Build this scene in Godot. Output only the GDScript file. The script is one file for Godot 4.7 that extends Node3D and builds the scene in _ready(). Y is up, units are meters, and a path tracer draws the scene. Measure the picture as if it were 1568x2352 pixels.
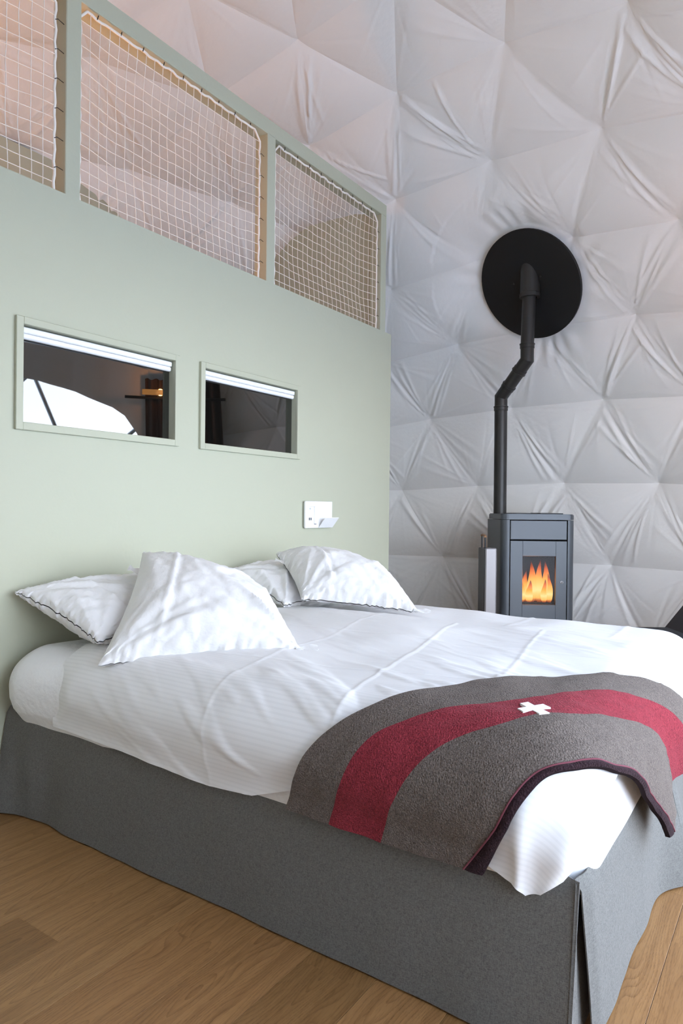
extends Node3D
# A bedroom inside a geodesic dome tent: sage partition wall with netted loft, a white bed, a pellet stove.
# x runs along the partition wall, the wall's face is z = -2.45, y is up, metres.

const CAM := Vector3(0, 1.12, 0)
const YAW := 0.596903          # the camera looks this far from +x towards -z
const WALL := -2.45
const RAD := 3.5               # dome radius
const DC := Vector3(2.26169, 0.69444, -2.00335)
const DYAW := 0.05436
const PLATE := Vector3(4.946, 2.784, -1.707)          # the flue plate and the way it faces, outwards
const PLATE_N := Vector3(0.8138, 0.5339, 0.2299)
var FW := Vector3(cos(YAW), 0, -sin(YAW))
var RT := Vector3(sin(YAW), 0, cos(YAW))
var M := {}
var rng := RandomNumberGenerator.new()

# ------------------------------------------------------------------ mesh builder
class MB:
	var v := PackedVector3Array()
	var n := PackedVector3Array()
	var t := PackedVector2Array()
	var ix := PackedInt32Array()
	func tri(a: Vector3, b: Vector3, c: Vector3, ua := Vector2.ZERO, ub := Vector2.ZERO, uc := Vector2.ZERO) -> void:
		# a, b, c counter-clockwise seen from outside
		var nn := (b - a).cross(c - a).normalized()
		var k := v.size()
		v.append_array([a, b, c]); n.append_array([nn, nn, nn]); t.append_array([ua, ub, uc])
		ix.append_array([k, k + 2, k + 1])
	func quad(a: Vector3, b: Vector3, c: Vector3, d: Vector3, uv := Rect2(0, 0, 1, 1)) -> void:
		var nn := (c - a).cross(d - b).normalized()
		var k := v.size()
		v.append_array([a, b, c, d]); n.append_array([nn, nn, nn, nn])
		t.append_array([uv.position, Vector2(uv.end.x, uv.position.y), uv.end, Vector2(uv.position.x, uv.end.y)])
		ix.append_array([k, k + 2, k + 1, k, k + 3, k + 2])
	func grid(p: PackedVector3Array, nu: int, nv: int, uvs := PackedVector2Array(), flip := false, wrap_u := false) -> void:
		# p[j * nu + i]; smooth normals; the outside is du x dv unless flipped
		var k := v.size()
		var nn := PackedVector3Array(); nn.resize(nu * nv)
		var s := -1.0 if flip else 1.0
		for j in nv - 1:
			for i in nu - 1:
				var a := j * nu + i
				var f := (p[a + 1 + nu] - p[a]).cross(p[a + nu] - p[a + 1]) * s
				nn[a] += f; nn[a + 1] += f; nn[a + nu] += f; nn[a + nu + 1] += f
		if wrap_u:
			for j in nv:
				var q := nn[j * nu] + nn[j * nu + nu - 1]
				nn[j * nu] = q; nn[j * nu + nu - 1] = q
		for i in nn.size(): nn[i] = nn[i].normalized()
		v.append_array(p); n.append_array(nn)
		if uvs.size() == p.size(): t.append_array(uvs)
		else:
			for j in nv:
				for i in nu: t.append(Vector2(float(i) / (nu - 1), float(j) / (nv - 1)))
		for j in nv - 1:
			for i in nu - 1:
				var a := k + j * nu + i
				if flip: ix.append_array([a, a + 1, a + nu + 1, a, a + nu + 1, a + nu])
				else: ix.append_array([a, a + nu + 1, a + 1, a, a + nu, a + nu + 1])
	func box(lo: Vector3, hi: Vector3, b := 0.0, uvs := 1.0, uvo := Vector2.ZERO) -> void:
		# a box with chamfered edges; uv in metres
		if b <= 0.0: b = 0.0
		var c := (lo + hi) * 0.5
		var h := (hi - lo) * 0.5
		for ax in 3:
			for sg in [-1.0, 1.0]:
				var a1 := (ax + 1) % 3
				var a2 := (ax + 2) % 3
				var ps: Array[Vector3] = []
				for q in [[-1, -1], [1, -1], [1, 1], [-1, 1]]:
					var p := Vector3.ZERO
					p[ax] = sg * h[ax]; p[a1] = q[0] * (h[a1] - b); p[a2] = q[1] * (h[a2] - b)
					ps.append(c + p)
				if sg < 0: ps.reverse()
				var k := v.size()
				quad(ps[0], ps[1], ps[2], ps[3])
				for i in 4:
					var d := ps[i]
					t[k + i] = (Vector2(d.z, d.x) if ax == 1 else (Vector2(d.y, d.x) if ax == 2 else Vector2(d.z, d.y))) * uvs + uvo
		if b == 0.0: return
		for ax in 3:
			var a1 := (ax + 1) % 3
			var a2 := (ax + 2) % 3
			for s1 in [-1.0, 1.0]:
				for s2 in [-1.0, 1.0]:
					var p := Vector3.ZERO
					p[a1] = s1 * h[a1]; p[a2] = s2 * (h[a2] - b)
					var q := Vector3.ZERO
					q[a1] = s1 * (h[a1] - b); q[a2] = s2 * h[a2]
					var e := Vector3.ZERO
					e[ax] = h[ax] - b
					var k := v.size()
					if s1 * s2 > 0: quad(c + p - e, c + q - e, c + q + e, c + p + e)
					else: quad(c + p + e, c + q + e, c + q - e, c + p - e)
					# make sure it looks outwards
					if n[k].dot(p + q) < 0:
						for i in 4: n[k + i] = -n[k + i]
						var m := ix.size()
						for o in [m - 6, m - 3]:
							var w := ix[o + 1]; ix[o + 1] = ix[o + 2]; ix[o + 2] = w
					for i in 4: t[k + i] = Vector2(v[k + i].z, v[k + i].x) * uvs + uvo
		for sx in [-1.0, 1.0]:
			for sy in [-1.0, 1.0]:
				for sz in [-1.0, 1.0]:
					var a := c + Vector3(sx * h.x, sy * (h.y - b), sz * (h.z - b))
					var d := c + Vector3(sx * (h.x - b), sy * h.y, sz * (h.z - b))
					var e := c + Vector3(sx * (h.x - b), sy * (h.y - b), sz * h.z)
					if sx * sy * sz > 0: tri(a, d, e)
					else: tri(a, e, d)
	func tube(pts: PackedVector3Array, r: float, sides := 12, caps := true, radii := PackedFloat32Array()) -> void:
		var rings := PackedVector3Array()
		var m := pts.size()
		var side := Vector3.ZERO
		for i in m:
			var d := (pts[mini(i + 1, m - 1)] - pts[maxi(i - 1, 0)]).normalized()
			if i == 0: side = d.cross(Vector3.UP if absf(d.y) < 0.9 else Vector3.RIGHT).normalized()
			else: side = (side - d * side.dot(d)).normalized()
			var up := side.cross(d)
			var rr := radii[i] if radii.size() == m else r
			for k in sides + 1:
				var a := TAU * k / sides
				rings.append(pts[i] + (side * cos(a) + up * sin(a)) * rr)
		grid(rings, sides + 1, m, PackedVector2Array(), false, true)
		if caps:
			for e in [0, m - 1]:
				for k in sides:
					var a := rings[e * (sides + 1) + k]
					var b := rings[e * (sides + 1) + k + 1]
					if e == 0: tri(pts[0], b, a)
					else: tri(pts[m - 1], a, b)
	func lathe(prof: PackedVector2Array, sides := 32, at := Vector3.ZERO, ax := Vector3.UP, split := true) -> void:
		# profile of (radius, height); each step its own band when split
		var sd := ax.cross(Vector3.FORWARD if absf(ax.z) < 0.9 else Vector3.RIGHT).normalized()
		var up := sd.cross(ax)
		var steps: Array = []
		if split:
			for i in prof.size() - 1: steps.append([prof[i], prof[i + 1]])
		else: steps.append(Array(prof))
		for st in steps:
			var p := PackedVector3Array()
			for q in st:
				for k in sides + 1:
					var a := TAU * k / sides
					p.append(at + ax * q.y + (sd * cos(a) + up * sin(a)) * q.x)
			grid(p, sides + 1, st.size(), PackedVector2Array(), false, true)
	func prism(poly: PackedVector2Array, f: Callable, d0: float, d1: float) -> void:
		# polygon (any winding) swept from d0 to d1; f(Vector2, depth) -> Vector3
		var q := poly
		var o: Vector3 = f.call(Vector2(0, 0), 0.0)
		var ex: Vector3 = f.call(Vector2(1, 0), 0.0) - o
		var ey: Vector3 = f.call(Vector2(0, 1), 0.0) - o
		var ez: Vector3 = f.call(Vector2(0, 0), 1.0) - o
		if Geometry2D.is_polygon_clockwise(q) != (ex.cross(ey).dot(ez) < 0): q.reverse()
		var tr := Geometry2D.triangulate_polygon(q)
		for i in range(0, tr.size(), 3):
			var a := q[tr[i]]; var b := q[tr[i + 1]]; var c := q[tr[i + 2]]
			var hi0: Vector3 = f.call(a, d1); var hi1: Vector3 = f.call(b, d1); var hi2: Vector3 = f.call(c, d1)
			var lo0: Vector3 = f.call(a, d0); var lo1: Vector3 = f.call(b, d0); var lo2: Vector3 = f.call(c, d0)
			var out := (hi0 - lo0) * signf(d1 - d0) * signf(d1 - d0)
			if (hi1 - hi0).cross(hi2 - hi0).dot(out) > 0: tri(hi0, hi1, hi2); tri(lo0, lo2, lo1)
			else: tri(hi0, hi2, hi1); tri(lo0, lo1, lo2)
		for i in q.size():
			var a := q[i]; var b := q[(i + 1) % q.size()]
			var p0: Vector3 = f.call(a, d0); var p1: Vector3 = f.call(b, d0)
			var p2: Vector3 = f.call(b, d1); var p3: Vector3 = f.call(a, d1)
			quad(p0, p1, p2, p3)
	func rounded(lo: Vector3, hi: Vector3, r: float, seg := 8, bulge = null) -> void:
		# a box with round edges, closed; each face a smooth grid
		var c := (lo + hi) * 0.5
		var h := (hi - lo) * 0.5
		for ax in 3:
			for sg in [-1.0, 1.0]:
				var a1 := (ax + 1) % 3
				var a2 := (ax + 2) % 3
				var st1 := stops(h[a1], r, seg); var st2 := stops(h[a2], r, seg)
				var p := PackedVector3Array()
				for b2 in st2:
					for b1 in st1:
						var q := Vector3.ZERO
						q[ax] = sg * h[ax]; q[a1] = b1; q[a2] = b2
						var inn := Vector3(clampf(q.x, -h.x + r, h.x - r), clampf(q.y, -h.y + r, h.y - r), clampf(q.z, -h.z + r, h.z - r))
						var w := q - inn
						q = c + inn + w.normalized() * r
						if bulge != null: q = bulge.call(q)
						p.append(q)
				grid(p, st1.size(), st2.size(), PackedVector2Array(), sg < 0)
	func stops(h: float, r: float, seg: int) -> PackedFloat32Array:
		var o := PackedFloat32Array()
		for i in seg: o.append(-h + r * (1.0 - tan((1.0 - float(i) / seg) * PI / 4)))
		var mid := maxi(2, int(2 * (h - r) / 0.06))
		for i in mid + 1: o.append(lerpf(-h + r, h - r, float(i) / mid))
		for i in seg: o.append(h - r * (1.0 - tan(float(i + 1) / seg * PI / 4)))
		return o
	func mesh(origin := Vector3.ZERO) -> ArrayMesh:
		var a := []
		a.resize(Mesh.ARRAY_MAX)
		if origin != Vector3.ZERO:
			for i in v.size(): v[i] -= origin
		a[Mesh.ARRAY_VERTEX] = v; a[Mesh.ARRAY_NORMAL] = n; a[Mesh.ARRAY_TEX_UV] = t; a[Mesh.ARRAY_INDEX] = ix
		var m := ArrayMesh.new()
		m.add_surface_from_arrays(Mesh.PRIMITIVE_TRIANGLES, a)
		return m

# ------------------------------------------------------------------ scene helpers
func numbered(called: String, parent: Node) -> String:
	if not parent.has_node(NodePath(called)): return called
	var key := "count_" + called
	var k: int = parent.get_meta(key, 0) + 1
	while parent.has_node(NodePath("%s_%03d" % [called, k])): k += 1
	counts.append([parent, key]); parent.set_meta(key, k)
	return "%s_%03d" % [called, k]
var counts := []

func put(called: String, mesh: Mesh, mat: Material, parent: Node = self) -> MeshInstance3D:
	var o := MeshInstance3D.new()
	o.name = numbered(called, parent)
	o.mesh = mesh
	o.material_override = mat
	o.cast_shadow = GeometryInstance3D.SHADOW_CASTING_SETTING_ON
	parent.add_child(o, true)
	return o

func obj(called: String, b: MB, mat: Material, parent: Node3D = null) -> MeshInstance3D:
	# builders hold points in the world, or in the thing's own axes if the thing is turned
	var p: Node = self if parent == null else parent
	var off := Vector3.ZERO
	if parent != null and not parent.get_meta("local", false):
		var q: Node = parent
		while q is Node3D and q != self:
			off += (q as Node3D).position
			q = q.get_parent()
	return put(called, b.mesh(off), mat, p)

func thing(called: String, label: String, category: String, at := Vector3.ZERO, group := "") -> Node3D:
	var o := Node3D.new()
	o.name = numbered(called, self)
	add_child(o, true)
	o.position = at
	o.set_meta("label", label); o.set_meta("category", category)
	if group: o.set_meta("group", group)
	return o

func tag(o: Node, label: String, category: String, group := "") -> void:
	o.set_meta("label", label); o.set_meta("category", category)
	if group: o.set_meta("group", group)

func struct_node(called: String, label := "", category := "") -> Node3D:
	var o := Node3D.new()
	o.name = numbered(called, self)
	add_child(o, true)
	o.set_meta("kind", "structure")
	if label: tag(o, label, category)
	return o

func structure(o: Node, label: String, category: String) -> void:
	o.set_meta("kind", "structure"); tag(o, label, category)

func mat(c: Color, rough := 0.8, metal := 0.0, spec := 0.5) -> StandardMaterial3D:
	var m := StandardMaterial3D.new()
	m.albedo_color = c; m.roughness = rough; m.metallic = metal; m.metallic_specular = spec
	return m

func c8(r: float, g: float, b: float) -> Color: return Color(r / 255, g / 255, b / 255)

func noise(freq: float, seed_: int, oct := 3) -> FastNoiseLite:
	var f := FastNoiseLite.new()
	f.seed = seed_; f.frequency = freq; f.fractal_octaves = oct
	f.noise_type = FastNoiseLite.TYPE_SIMPLEX_SMOOTH
	return f

func ntex(freq: float, seed_: int, size := 256, normal := false, strength := 4.0, oct := 3) -> NoiseTexture2D:
	var t := NoiseTexture2D.new()
	t.width = size; t.height = size; t.seamless = true
	t.noise = noise(freq, seed_, oct)
	if normal: t.as_normal_map = true; t.bump_strength = strength
	return t

func gauss(x: float, s: float) -> float: return exp(-x * x / (2.0 * s * s))
func sstep(a: float, b: float, x: float) -> float: return smoothstep(a, b, x)
func table(xs: Array, ys: Array, x: float) -> float:
	if x <= xs[0]: return ys[0]
	for i in xs.size() - 1:
		if x <= xs[i + 1]: return lerpf(ys[i], ys[i + 1], (x - xs[i]) / (xs[i + 1] - xs[i]))
	return ys[-1]

# ------------------------------------------------------------------ textures and materials
func weave_texture(seed_: int, size: int, lo: float, hi: float, streak: int) -> ImageTexture:
	# heathered cloth: short threads along and across
	var im := Image.create(size, size, false, Image.FORMAT_RGB8)
	var r := RandomNumberGenerator.new(); r.seed = seed_
	var a := PackedFloat32Array(); a.resize(size * size)
	for y in size:
		var x := 0
		while x < size:
			var l := r.randi_range(2, streak)
			var q := r.randf_range(-1, 1)
			for k in l:
				if x + k < size: a[y * size + x + k] += q
			x += l
	for x in size:
		var y := 0
		while y < size:
			var l := r.randi_range(2, streak)
			var q := r.randf_range(-1, 1)
			for k in l:
				if y + k < size: a[(y + k) * size + x] += q
			y += l
	for y in size:
		for x in size:
			var g := clampf(lerpf(lo, hi, 0.5 + 0.3 * a[y * size + x]), 0, 1)
			im.set_pixel(x, y, Color(g, g, g))
	im.generate_mipmaps()
	return ImageTexture.create_from_image(im)

func oak_texture(seed_: int) -> ImageTexture:
	# u across one plank, v along it: straight grain that opens into cathedrals, pores and a few knots
	var w := 160
	var h := 1024
	var im := Image.create(w, h, false, Image.FORMAT_RGB8)
	var n1 := noise(0.004, seed_, 2); var n2 := noise(0.05, seed_ + 5, 3); var n3 := noise(0.35, seed_ + 9, 2)
	var r := RandomNumberGenerator.new(); r.seed = seed_
	var heart := r.randf_range(0.25, 0.75) * w
	var c1 := Color(1.0, 0.985, 0.96); var c0 := Color(0.63, 0.56, 0.48)
	for y in h:
		var drift := n1.get_noise_2d(0, y) * 60.0
		for x in w:
			var dx := (x - heart - drift * 0.3)
			var rad := sqrt(dx * dx + pow(14.0 + 20.0 * n1.get_noise_2d(90, y * 1.0), 2.0)) * 0.5 + n1.get_noise_2d(x * 2.0, y * 0.8) * 16.0 + y * 0.004
			var ring := fposmod(rad * 0.26, 1.0)
			var dark := pow(ring, 4.0) * 0.38
			dark += clampf(n3.get_noise_2d(x * 3.0, y * 0.12) - 0.1, 0, 1) * 0.55
			dark += (n2.get_noise_2d(x * 0.9, y * 0.05) + 0.2) * 0.28
			im.set_pixel(x, y, c1.lerp(c0, clampf(dark, 0, 1)))
	im.generate_mipmaps()
	return ImageTexture.create_from_image(im)

func stripe_texture() -> ImageTexture:
	var im := Image.create(64, 4, false, Image.FORMAT_RGB8)
	for x in 64:
		var g := 0.982 if x % 32 < 13 else 1.0
		for y in 4: im.set_pixel(x, y, Color(g, g, g))
	im.generate_mipmaps()
	return ImageTexture.create_from_image(im)

func ramp_texture(cols: Array, offs: Array) -> ImageTexture:
	var im := Image.create(4, 128, false, Image.FORMAT_RGB8)
	for y in 128:
		var f := y / 127.0
		var c: Color = cols[-1]
		for i in offs.size() - 1:
			if f <= offs[i + 1]:
				c = cols[i].lerp(cols[i + 1], (f - offs[i]) / (offs[i + 1] - offs[i])); break
		for x in 4: im.set_pixel(x, y, c)
	return ImageTexture.create_from_image(im)

func triplanar(m: StandardMaterial3D, scale: float) -> void:
	m.uv1_triplanar = true; m.uv1_world_triplanar = true
	m.uv1_scale = Vector3.ONE * scale

func materials() -> void:
	M.sage = mat(c8(181, 183, 162), 0.62)
	M.sage.heightmap_enabled = true; M.sage.heightmap_texture = ntex(0.06, 3); M.sage.heightmap_scale = 0.03
	triplanar(M.sage, 2.0)
	M.liner = mat(c8(238, 236, 233), 0.7)
	M.liner.heightmap_enabled = true; M.liner.heightmap_texture = ntex(0.03, 11, 512, false, 1, 4); M.liner.heightmap_scale = 0.10
	triplanar(M.liner, 1.6)
	M.cover = mat(c8(225, 225, 222), 0.7)
	M.tube = mat(c8(205, 208, 210), 0.4, 0.6)
	M.film = mat(Color(1, 1, 1, 0.03), 0.05)
	M.film.transparency = BaseMaterial3D.TRANSPARENCY_ALPHA
	M.ground = mat(c8(205, 207, 210), 0.9)
	M.subfloor = mat(c8(60, 45, 32), 0.9)
	M.oak = []
	var tones := [c8(160, 122, 80), c8(149, 112, 71), c8(168, 130, 89), c8(158, 118, 76), c8(142, 106, 66)]
	for k in 3:
		var tx := oak_texture(40 + k * 7)
		for tone in tones:
			var m := mat(tone, 0.42)
			m.albedo_texture = tx
			m.uv1_scale = Vector3(1.0, 1.0, 1)
			M.oak.append(m)
	var wv := weave_texture(5, 512, 0.70, 1.12, 12)
	M.skirt = mat(c8(117, 115, 111), 0.95, 0, 0.2)
	M.skirt.albedo_texture = wv; triplanar(M.skirt, 3.6)
	M.skirt.rim_enabled = true; M.skirt.rim = 0.25
	M.linen = mat(c8(233, 232, 232), 0.75, 0, 0.3)
	M.linen.heightmap_enabled = true; M.linen.heightmap_texture = ntex(0.02, 21, 512, false, 1, 4); M.linen.heightmap_scale = 0.25
	triplanar(M.linen, 2.2)
	M.duvet = mat(c8(233, 232, 232), 0.7, 0, 0.3)
	M.duvet.albedo_texture = stripe_texture()
	M.duvet.uv1_scale = Vector3(38, 1, 1)
	var felt := weave_texture(8, 512, 0.55, 1.15, 5)
	M.wool = mat(c8(118, 107, 100), 1.0, 0, 0.1)
	M.wool.albedo_texture = felt; M.wool.uv1_scale = Vector3(3.2, 3.2, 1)
	M.wool.rim_enabled = true; M.wool.rim = 0.5; M.wool.rim_tint = 0.6
	M.wool.heightmap_enabled = true; M.wool.heightmap_texture = ntex(0.12, 31, 512, false, 1, 3); M.wool.heightmap_scale = 0.25
	M.red = M.wool.duplicate(); M.red.albedo_color = c8(152, 58, 68)
	M.hem = M.wool.duplicate(); M.hem.albedo_color = c8(58, 42, 46)
	M.thread = mat(c8(110, 55, 65), 0.9)
	M.patch = mat(c8(240, 238, 236), 0.9)
	M.white = mat(c8(240, 241, 242), 0.4)
	M.blind = mat(c8(238, 239, 240), 0.5)
	M.glass = mat(c8(14, 15, 14), 0.015, 0.0, 1.0)
	M.glass.clearcoat_enabled = true; M.glass.clearcoat = 1.0; M.glass.clearcoat_roughness = 0.01
	M.cord = mat(c8(236, 230, 220), 0.9)
	M.tie = mat(c8(40, 40, 38), 0.8)
	M.black = mat(c8(24, 24, 25), 0.6, 0.0, 0.4)
	M.flue = mat(c8(50, 49, 48), 0.42, 0.3)
	M.iron = mat(c8(88, 92, 97), 0.45, 0.35)
	M.iron_dark = mat(c8(46, 48, 52), 0.4, 0.4)
	M.soot = mat(c8(14, 13, 13), 0.95)
	M.steel = mat(c8(150, 146, 147), 0.45, 0.6)
	M.stoveglass = mat(Color(1, 1, 1, 0.02), 0.03, 0.0, 0.15)
	M.stoveglass.transparency = BaseMaterial3D.TRANSPARENCY_ALPHA
	M.wood = mat(c8(150, 110, 76), 0.6)
	M.curtain = mat(c8(62, 42, 28), 0.9)
	M.chair = mat(c8(44, 46, 50), 0.8)
	M.flame = mat(Color.BLACK, 1.0)
	M.flame.emission_enabled = true
	M.flame.emission_energy_multiplier = 1.25
	M.flame.emission_texture = ramp_texture([c8(120, 40, 6), c8(255, 178, 84), c8(255, 214, 140), c8(255, 165, 62), c8(196, 82, 14), c8(60, 16, 2)], [0.0, 0.1, 0.28, 0.55, 0.82, 1.0])
	M.flame.emission_operator = BaseMaterial3D.EMISSION_OP_MULTIPLY
	M.flame.emission = Color.WHITE
	M.lampglow = mat(Color.BLACK, 1.0)
	M.lampglow.emission_enabled = true; M.lampglow.emission = c8(255, 176, 96); M.lampglow.emission_energy_multiplier = 2.0

# ------------------------------------------------------------------ _ready
func _ready() -> void:
	rng.seed = 7
	var cam := Camera3D.new()
	cam.name = "camera"
	add_child(cam)
	var roll := deg_to_rad(0.63)
	var right := RT * cos(roll) + Vector3.UP * sin(roll)
	var up := -RT * sin(roll) + Vector3.UP * cos(roll)
	var pitch := deg_to_rad(0.26)
	var back := (-FW).rotated(right, -pitch)
	cam.transform = Transform3D(Basis(right, up.rotated(right, -pitch), back), CAM)
	cam.fov = rad_to_deg(2.0 * atan(1176.0 / 1568.0))
	cam.near = 0.05
	cam.current = true

	var we := WorldEnvironment.new()
	we.name = "environment"
	var env := Environment.new()
	var sky := Sky.new()
	var sm := ProceduralSkyMaterial.new()
	sm.sky_top_color = Color(0.67, 0.76, 0.88)
	sm.sky_horizon_color = Color(0.915, 0.94, 0.97)
	sm.sky_curve = 0.25
	sm.ground_bottom_color = Color(0.85, 0.84, 0.82)
	sm.ground_horizon_color = Color(0.93, 0.94, 0.95)
	sm.sun_angle_max = 1.0
	sky.sky_material = sm
	env.sky = sky
	env.background_mode = Environment.BG_SKY
	env.background_energy_multiplier = 12.4
	env.tonemap_mode = Environment.TONE_MAPPER_LINEAR
	env.tonemap_exposure = 1.0
	env.sdfgi_enabled = true; env.ssao_enabled = true; env.ssil_enabled = true
	env.ambient_light_source = Environment.AMBIENT_SOURCE_DISABLED
	we.environment = env
	add_child(we)

	materials()
	build_floor()
	build_dome()
	build_walls()
	build_windows()
	build_nets()
	build_bed()
	build_blanket()
	build_pillows()
	build_stove()
	build_flue()
	build_small()
	build_lamps()
	for c in counts:
		if c[0].has_meta(c[1]): c[0].remove_meta(c[1])
	for o in find_children("*", "Node3D", true, false):
		if o.has_meta("local"): o.remove_meta("local")

# ------------------------------------------------------------------ floor
func build_floor() -> void:
	var fl := struct_node("floor", "honey oak plank floor around the bed", "floor")
	var b := MB.new()
	var disc := PackedVector2Array()
	for k in 64: disc.append(Vector2(cos(TAU * k / 64), sin(TAU * k / 64)) * 3.62)
	b.prism(disc, func(p: Vector2, d: float) -> Vector3: return Vector3(DC.x + p.x, d, DC.z + p.y), -0.2, -0.02)
	obj("subfloor", b, M.subfloor, fl)
	var w := 0.185
	var row := -19
	while true:
		var z0 := -1.757 + row * w
		row += 1
		if z0 > DC.z + 3.5: break
		var zc := z0 + w * 0.5 - DC.z
		if absf(zc) > 3.42: continue
		var half := sqrt(3.47 * 3.47 - zc * zc)
		var x := DC.x - half
		var xe := DC.x + half
		var first := true
		while x < xe - 0.02:
			var l := rng.randf_range(1.5, 2.1)
			if first: l = rng.randf_range(0.4, 1.9)
			if row - 1 == 0 and x < 1.0 and x + l > 0.6: l = 1.045 - x   # the butt joint seen beside the bed
			first = false
			var e := minf(x + l, xe)
			if xe - e < 0.25: e = xe
			var q := MB.new()
			q.box(Vector3(x, -0.016, z0 + 0.0005), Vector3(e, rng.randf_range(-0.0003, 0.0003), z0 + w - 0.0005), 0.0006, 1.0, Vector2.ZERO)
			var vo := rng.randf()
			for i in q.t.size(): q.t[i] = Vector2((q.v[i].z - z0) / w, (q.v[i].x - x) / 2.1 + vo)
			obj("plank", q, M.oak[rng.randi_range(0, M.oak.size() - 1)], fl)
			x = e
	var g := MB.new()
	var far := PackedVector2Array()
	for k in 64: far.append(Vector2(cos(TAU * k / 64), sin(TAU * k / 64)) * 60.0)
	g.prism(far, func(p: Vector2, d: float) -> Vector3: return Vector3(DC.x + p.x, d, DC.z + p.y), -0.6, -0.25)
	structure(obj("ground", g, M.ground), "snowy ground outside the dome", "ground")

# ------------------------------------------------------------------ the geodesic dome
var IV: Array[Vector3] = []          # directions of the hubs
var IF: Array = []                   # faces
var hubs := {}                       # hub -> folds [[angle, width, height, bend]]
var nearby := {}                     # hub -> neighbours
var gores := {}                      # edges on the long seams of the cover

func make_ico(freq: int) -> void:
	var ph := (1.0 + sqrt(5.0)) / 2.0
	var V: Array[Vector3] = []
	for a in [1.0, -1.0]:
		for b in [ph, -ph]:
			V.append(Vector3(0, a, b).normalized()); V.append(Vector3(a, b, 0).normalized()); V.append(Vector3(b, 0, a).normalized())
	var z := V[0]
	var x := z.cross(Vector3(1, 0, 0.3)).normalized()
	var y := z.cross(x)
	var W: Array[Vector3] = []
	var s := sin(DYAW)
	var co := cos(DYAW)
	for p in V:
		var g := Vector3(p.dot(x), p.dot(z), p.dot(y))
		W.append(Vector3(g.x * co + g.z * s, g.y, -g.x * s + g.z * co))
	var seen := {}
	for i in 12:
		for j in range(i + 1, 12):
			for k in range(j + 1, 12):
				if W[i].dot(W[j]) < 0.4 or W[j].dot(W[k]) < 0.4 or W[i].dot(W[k]) < 0.4: continue
				var id := {}
				for a in freq + 1:
					for b in freq + 1 - a:
						var c := freq - a - b
						var p := (W[i] * a + W[j] * b + W[k] * c).normalized()
						var key := Vector3i((p * 4000.0).round())
						if not seen.has(key): seen[key] = IV.size(); IV.append(p)
						id[Vector2i(a, b)] = seen[key]
				for a in freq:
					for q in [[Vector2i(a, 0), Vector2i(a + 1, 0)], [Vector2i(0, a), Vector2i(0, a + 1)], [Vector2i(a, freq - a), Vector2i(a + 1, freq - a - 1)]]:
						var e0: int = id[q[0]]
						var e1: int = id[q[1]]
						gores[Vector2i(mini(e0, e1), maxi(e0, e1))] = true
					for b in freq - a:
						add_face(id[Vector2i(a, b)], id[Vector2i(a + 1, b)], id[Vector2i(a, b + 1)])
						if a + b < freq - 1: add_face(id[Vector2i(a + 1, b)], id[Vector2i(a + 1, b + 1)], id[Vector2i(a, b + 1)])

func add_face(a: int, b: int, c: int) -> void:
	# order so that the inside is the front
	if (IV[b] - IV[a]).cross(IV[c] - IV[a]).dot(IV[a]) > 0: IF.append([a, c, b])
	else: IF.append([a, b, c])
	for q in [[a, b], [b, c], [c, a]]:
		if not nearby.has(q[0]): nearby[q[0]] = {}
		if not nearby.has(q[1]): nearby[q[1]] = {}
		nearby[q[0]][q[1]] = true; nearby[q[1]][q[0]] = true

func az_el(d: Vector3) -> Vector2: return Vector2(rad_to_deg(atan2(d.x, d.z)), rad_to_deg(asin(clampf(d.y, -1, 1))))
func in_opening(f: Array) -> bool:
	for i in f:
		var q := az_el(IV[i])
		if q.x < -36.5 or q.x > 42.8 or q.y > 32.0: return false
	return true

func level_edge(a: int, b: int) -> bool: return absf(IV[a].y - IV[b].y) < 0.35 * IV[a].distance_to(IV[b])

func hub_axes(i: int) -> Array:
	var e := Vector3.UP.cross(IV[i])
	e = Vector3.RIGHT if e.length() < 0.01 else e.normalized()
	return [e, IV[i].cross(e).normalized()]

func hub_folds(i: int) -> Array:
	if hubs.has(i): return hubs[i]
	var r := RandomNumberGenerator.new(); r.seed = 1000 + i * 17
	var ax := hub_axes(i)
	var out := []
	for j in nearby[i]:
		var d: Vector3 = IV[j] - IV[i]
		var ang := atan2(d.dot(ax[1]), d.dot(ax[0]))
		if level_edge(i, j): continue
		var m := r.randi_range(4, 7)
		var strong := 0.12 + 0.85 * pow(r.randf(), 1.5)
		for k in m:
			var o := (k - (m - 1) * 0.5) * 0.075 + r.randf_range(-0.035, 0.035)
			out.append([ang + o, r.randf_range(0.012, 0.030), strong * r.randf_range(0.3, 1.1), o * r.randf_range(-0.9, 0.4) + r.randf_range(-0.05, 0.05), r.randf_range(0.5, 1.8)])
	for k in 14:
		out.append([r.randf_range(-PI, PI), r.randf_range(0.012, 0.04), r.randf_range(0.08, 0.42) * (1.0 if r.randf() < 0.7 else -1.0), r.randf_range(-0.2, 0.2), r.randf_range(0.9, 2.4)])
	hubs[i] = out
	return out

func in_view(c: Vector3) -> bool:
	var d := c - CAM
	var z := d.dot(FW)
	if z < 0.6: return false
	return absf(d.dot(RT) / z) < 0.66 and d.y / z > -0.35 and d.y / z < 1.0

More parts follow.
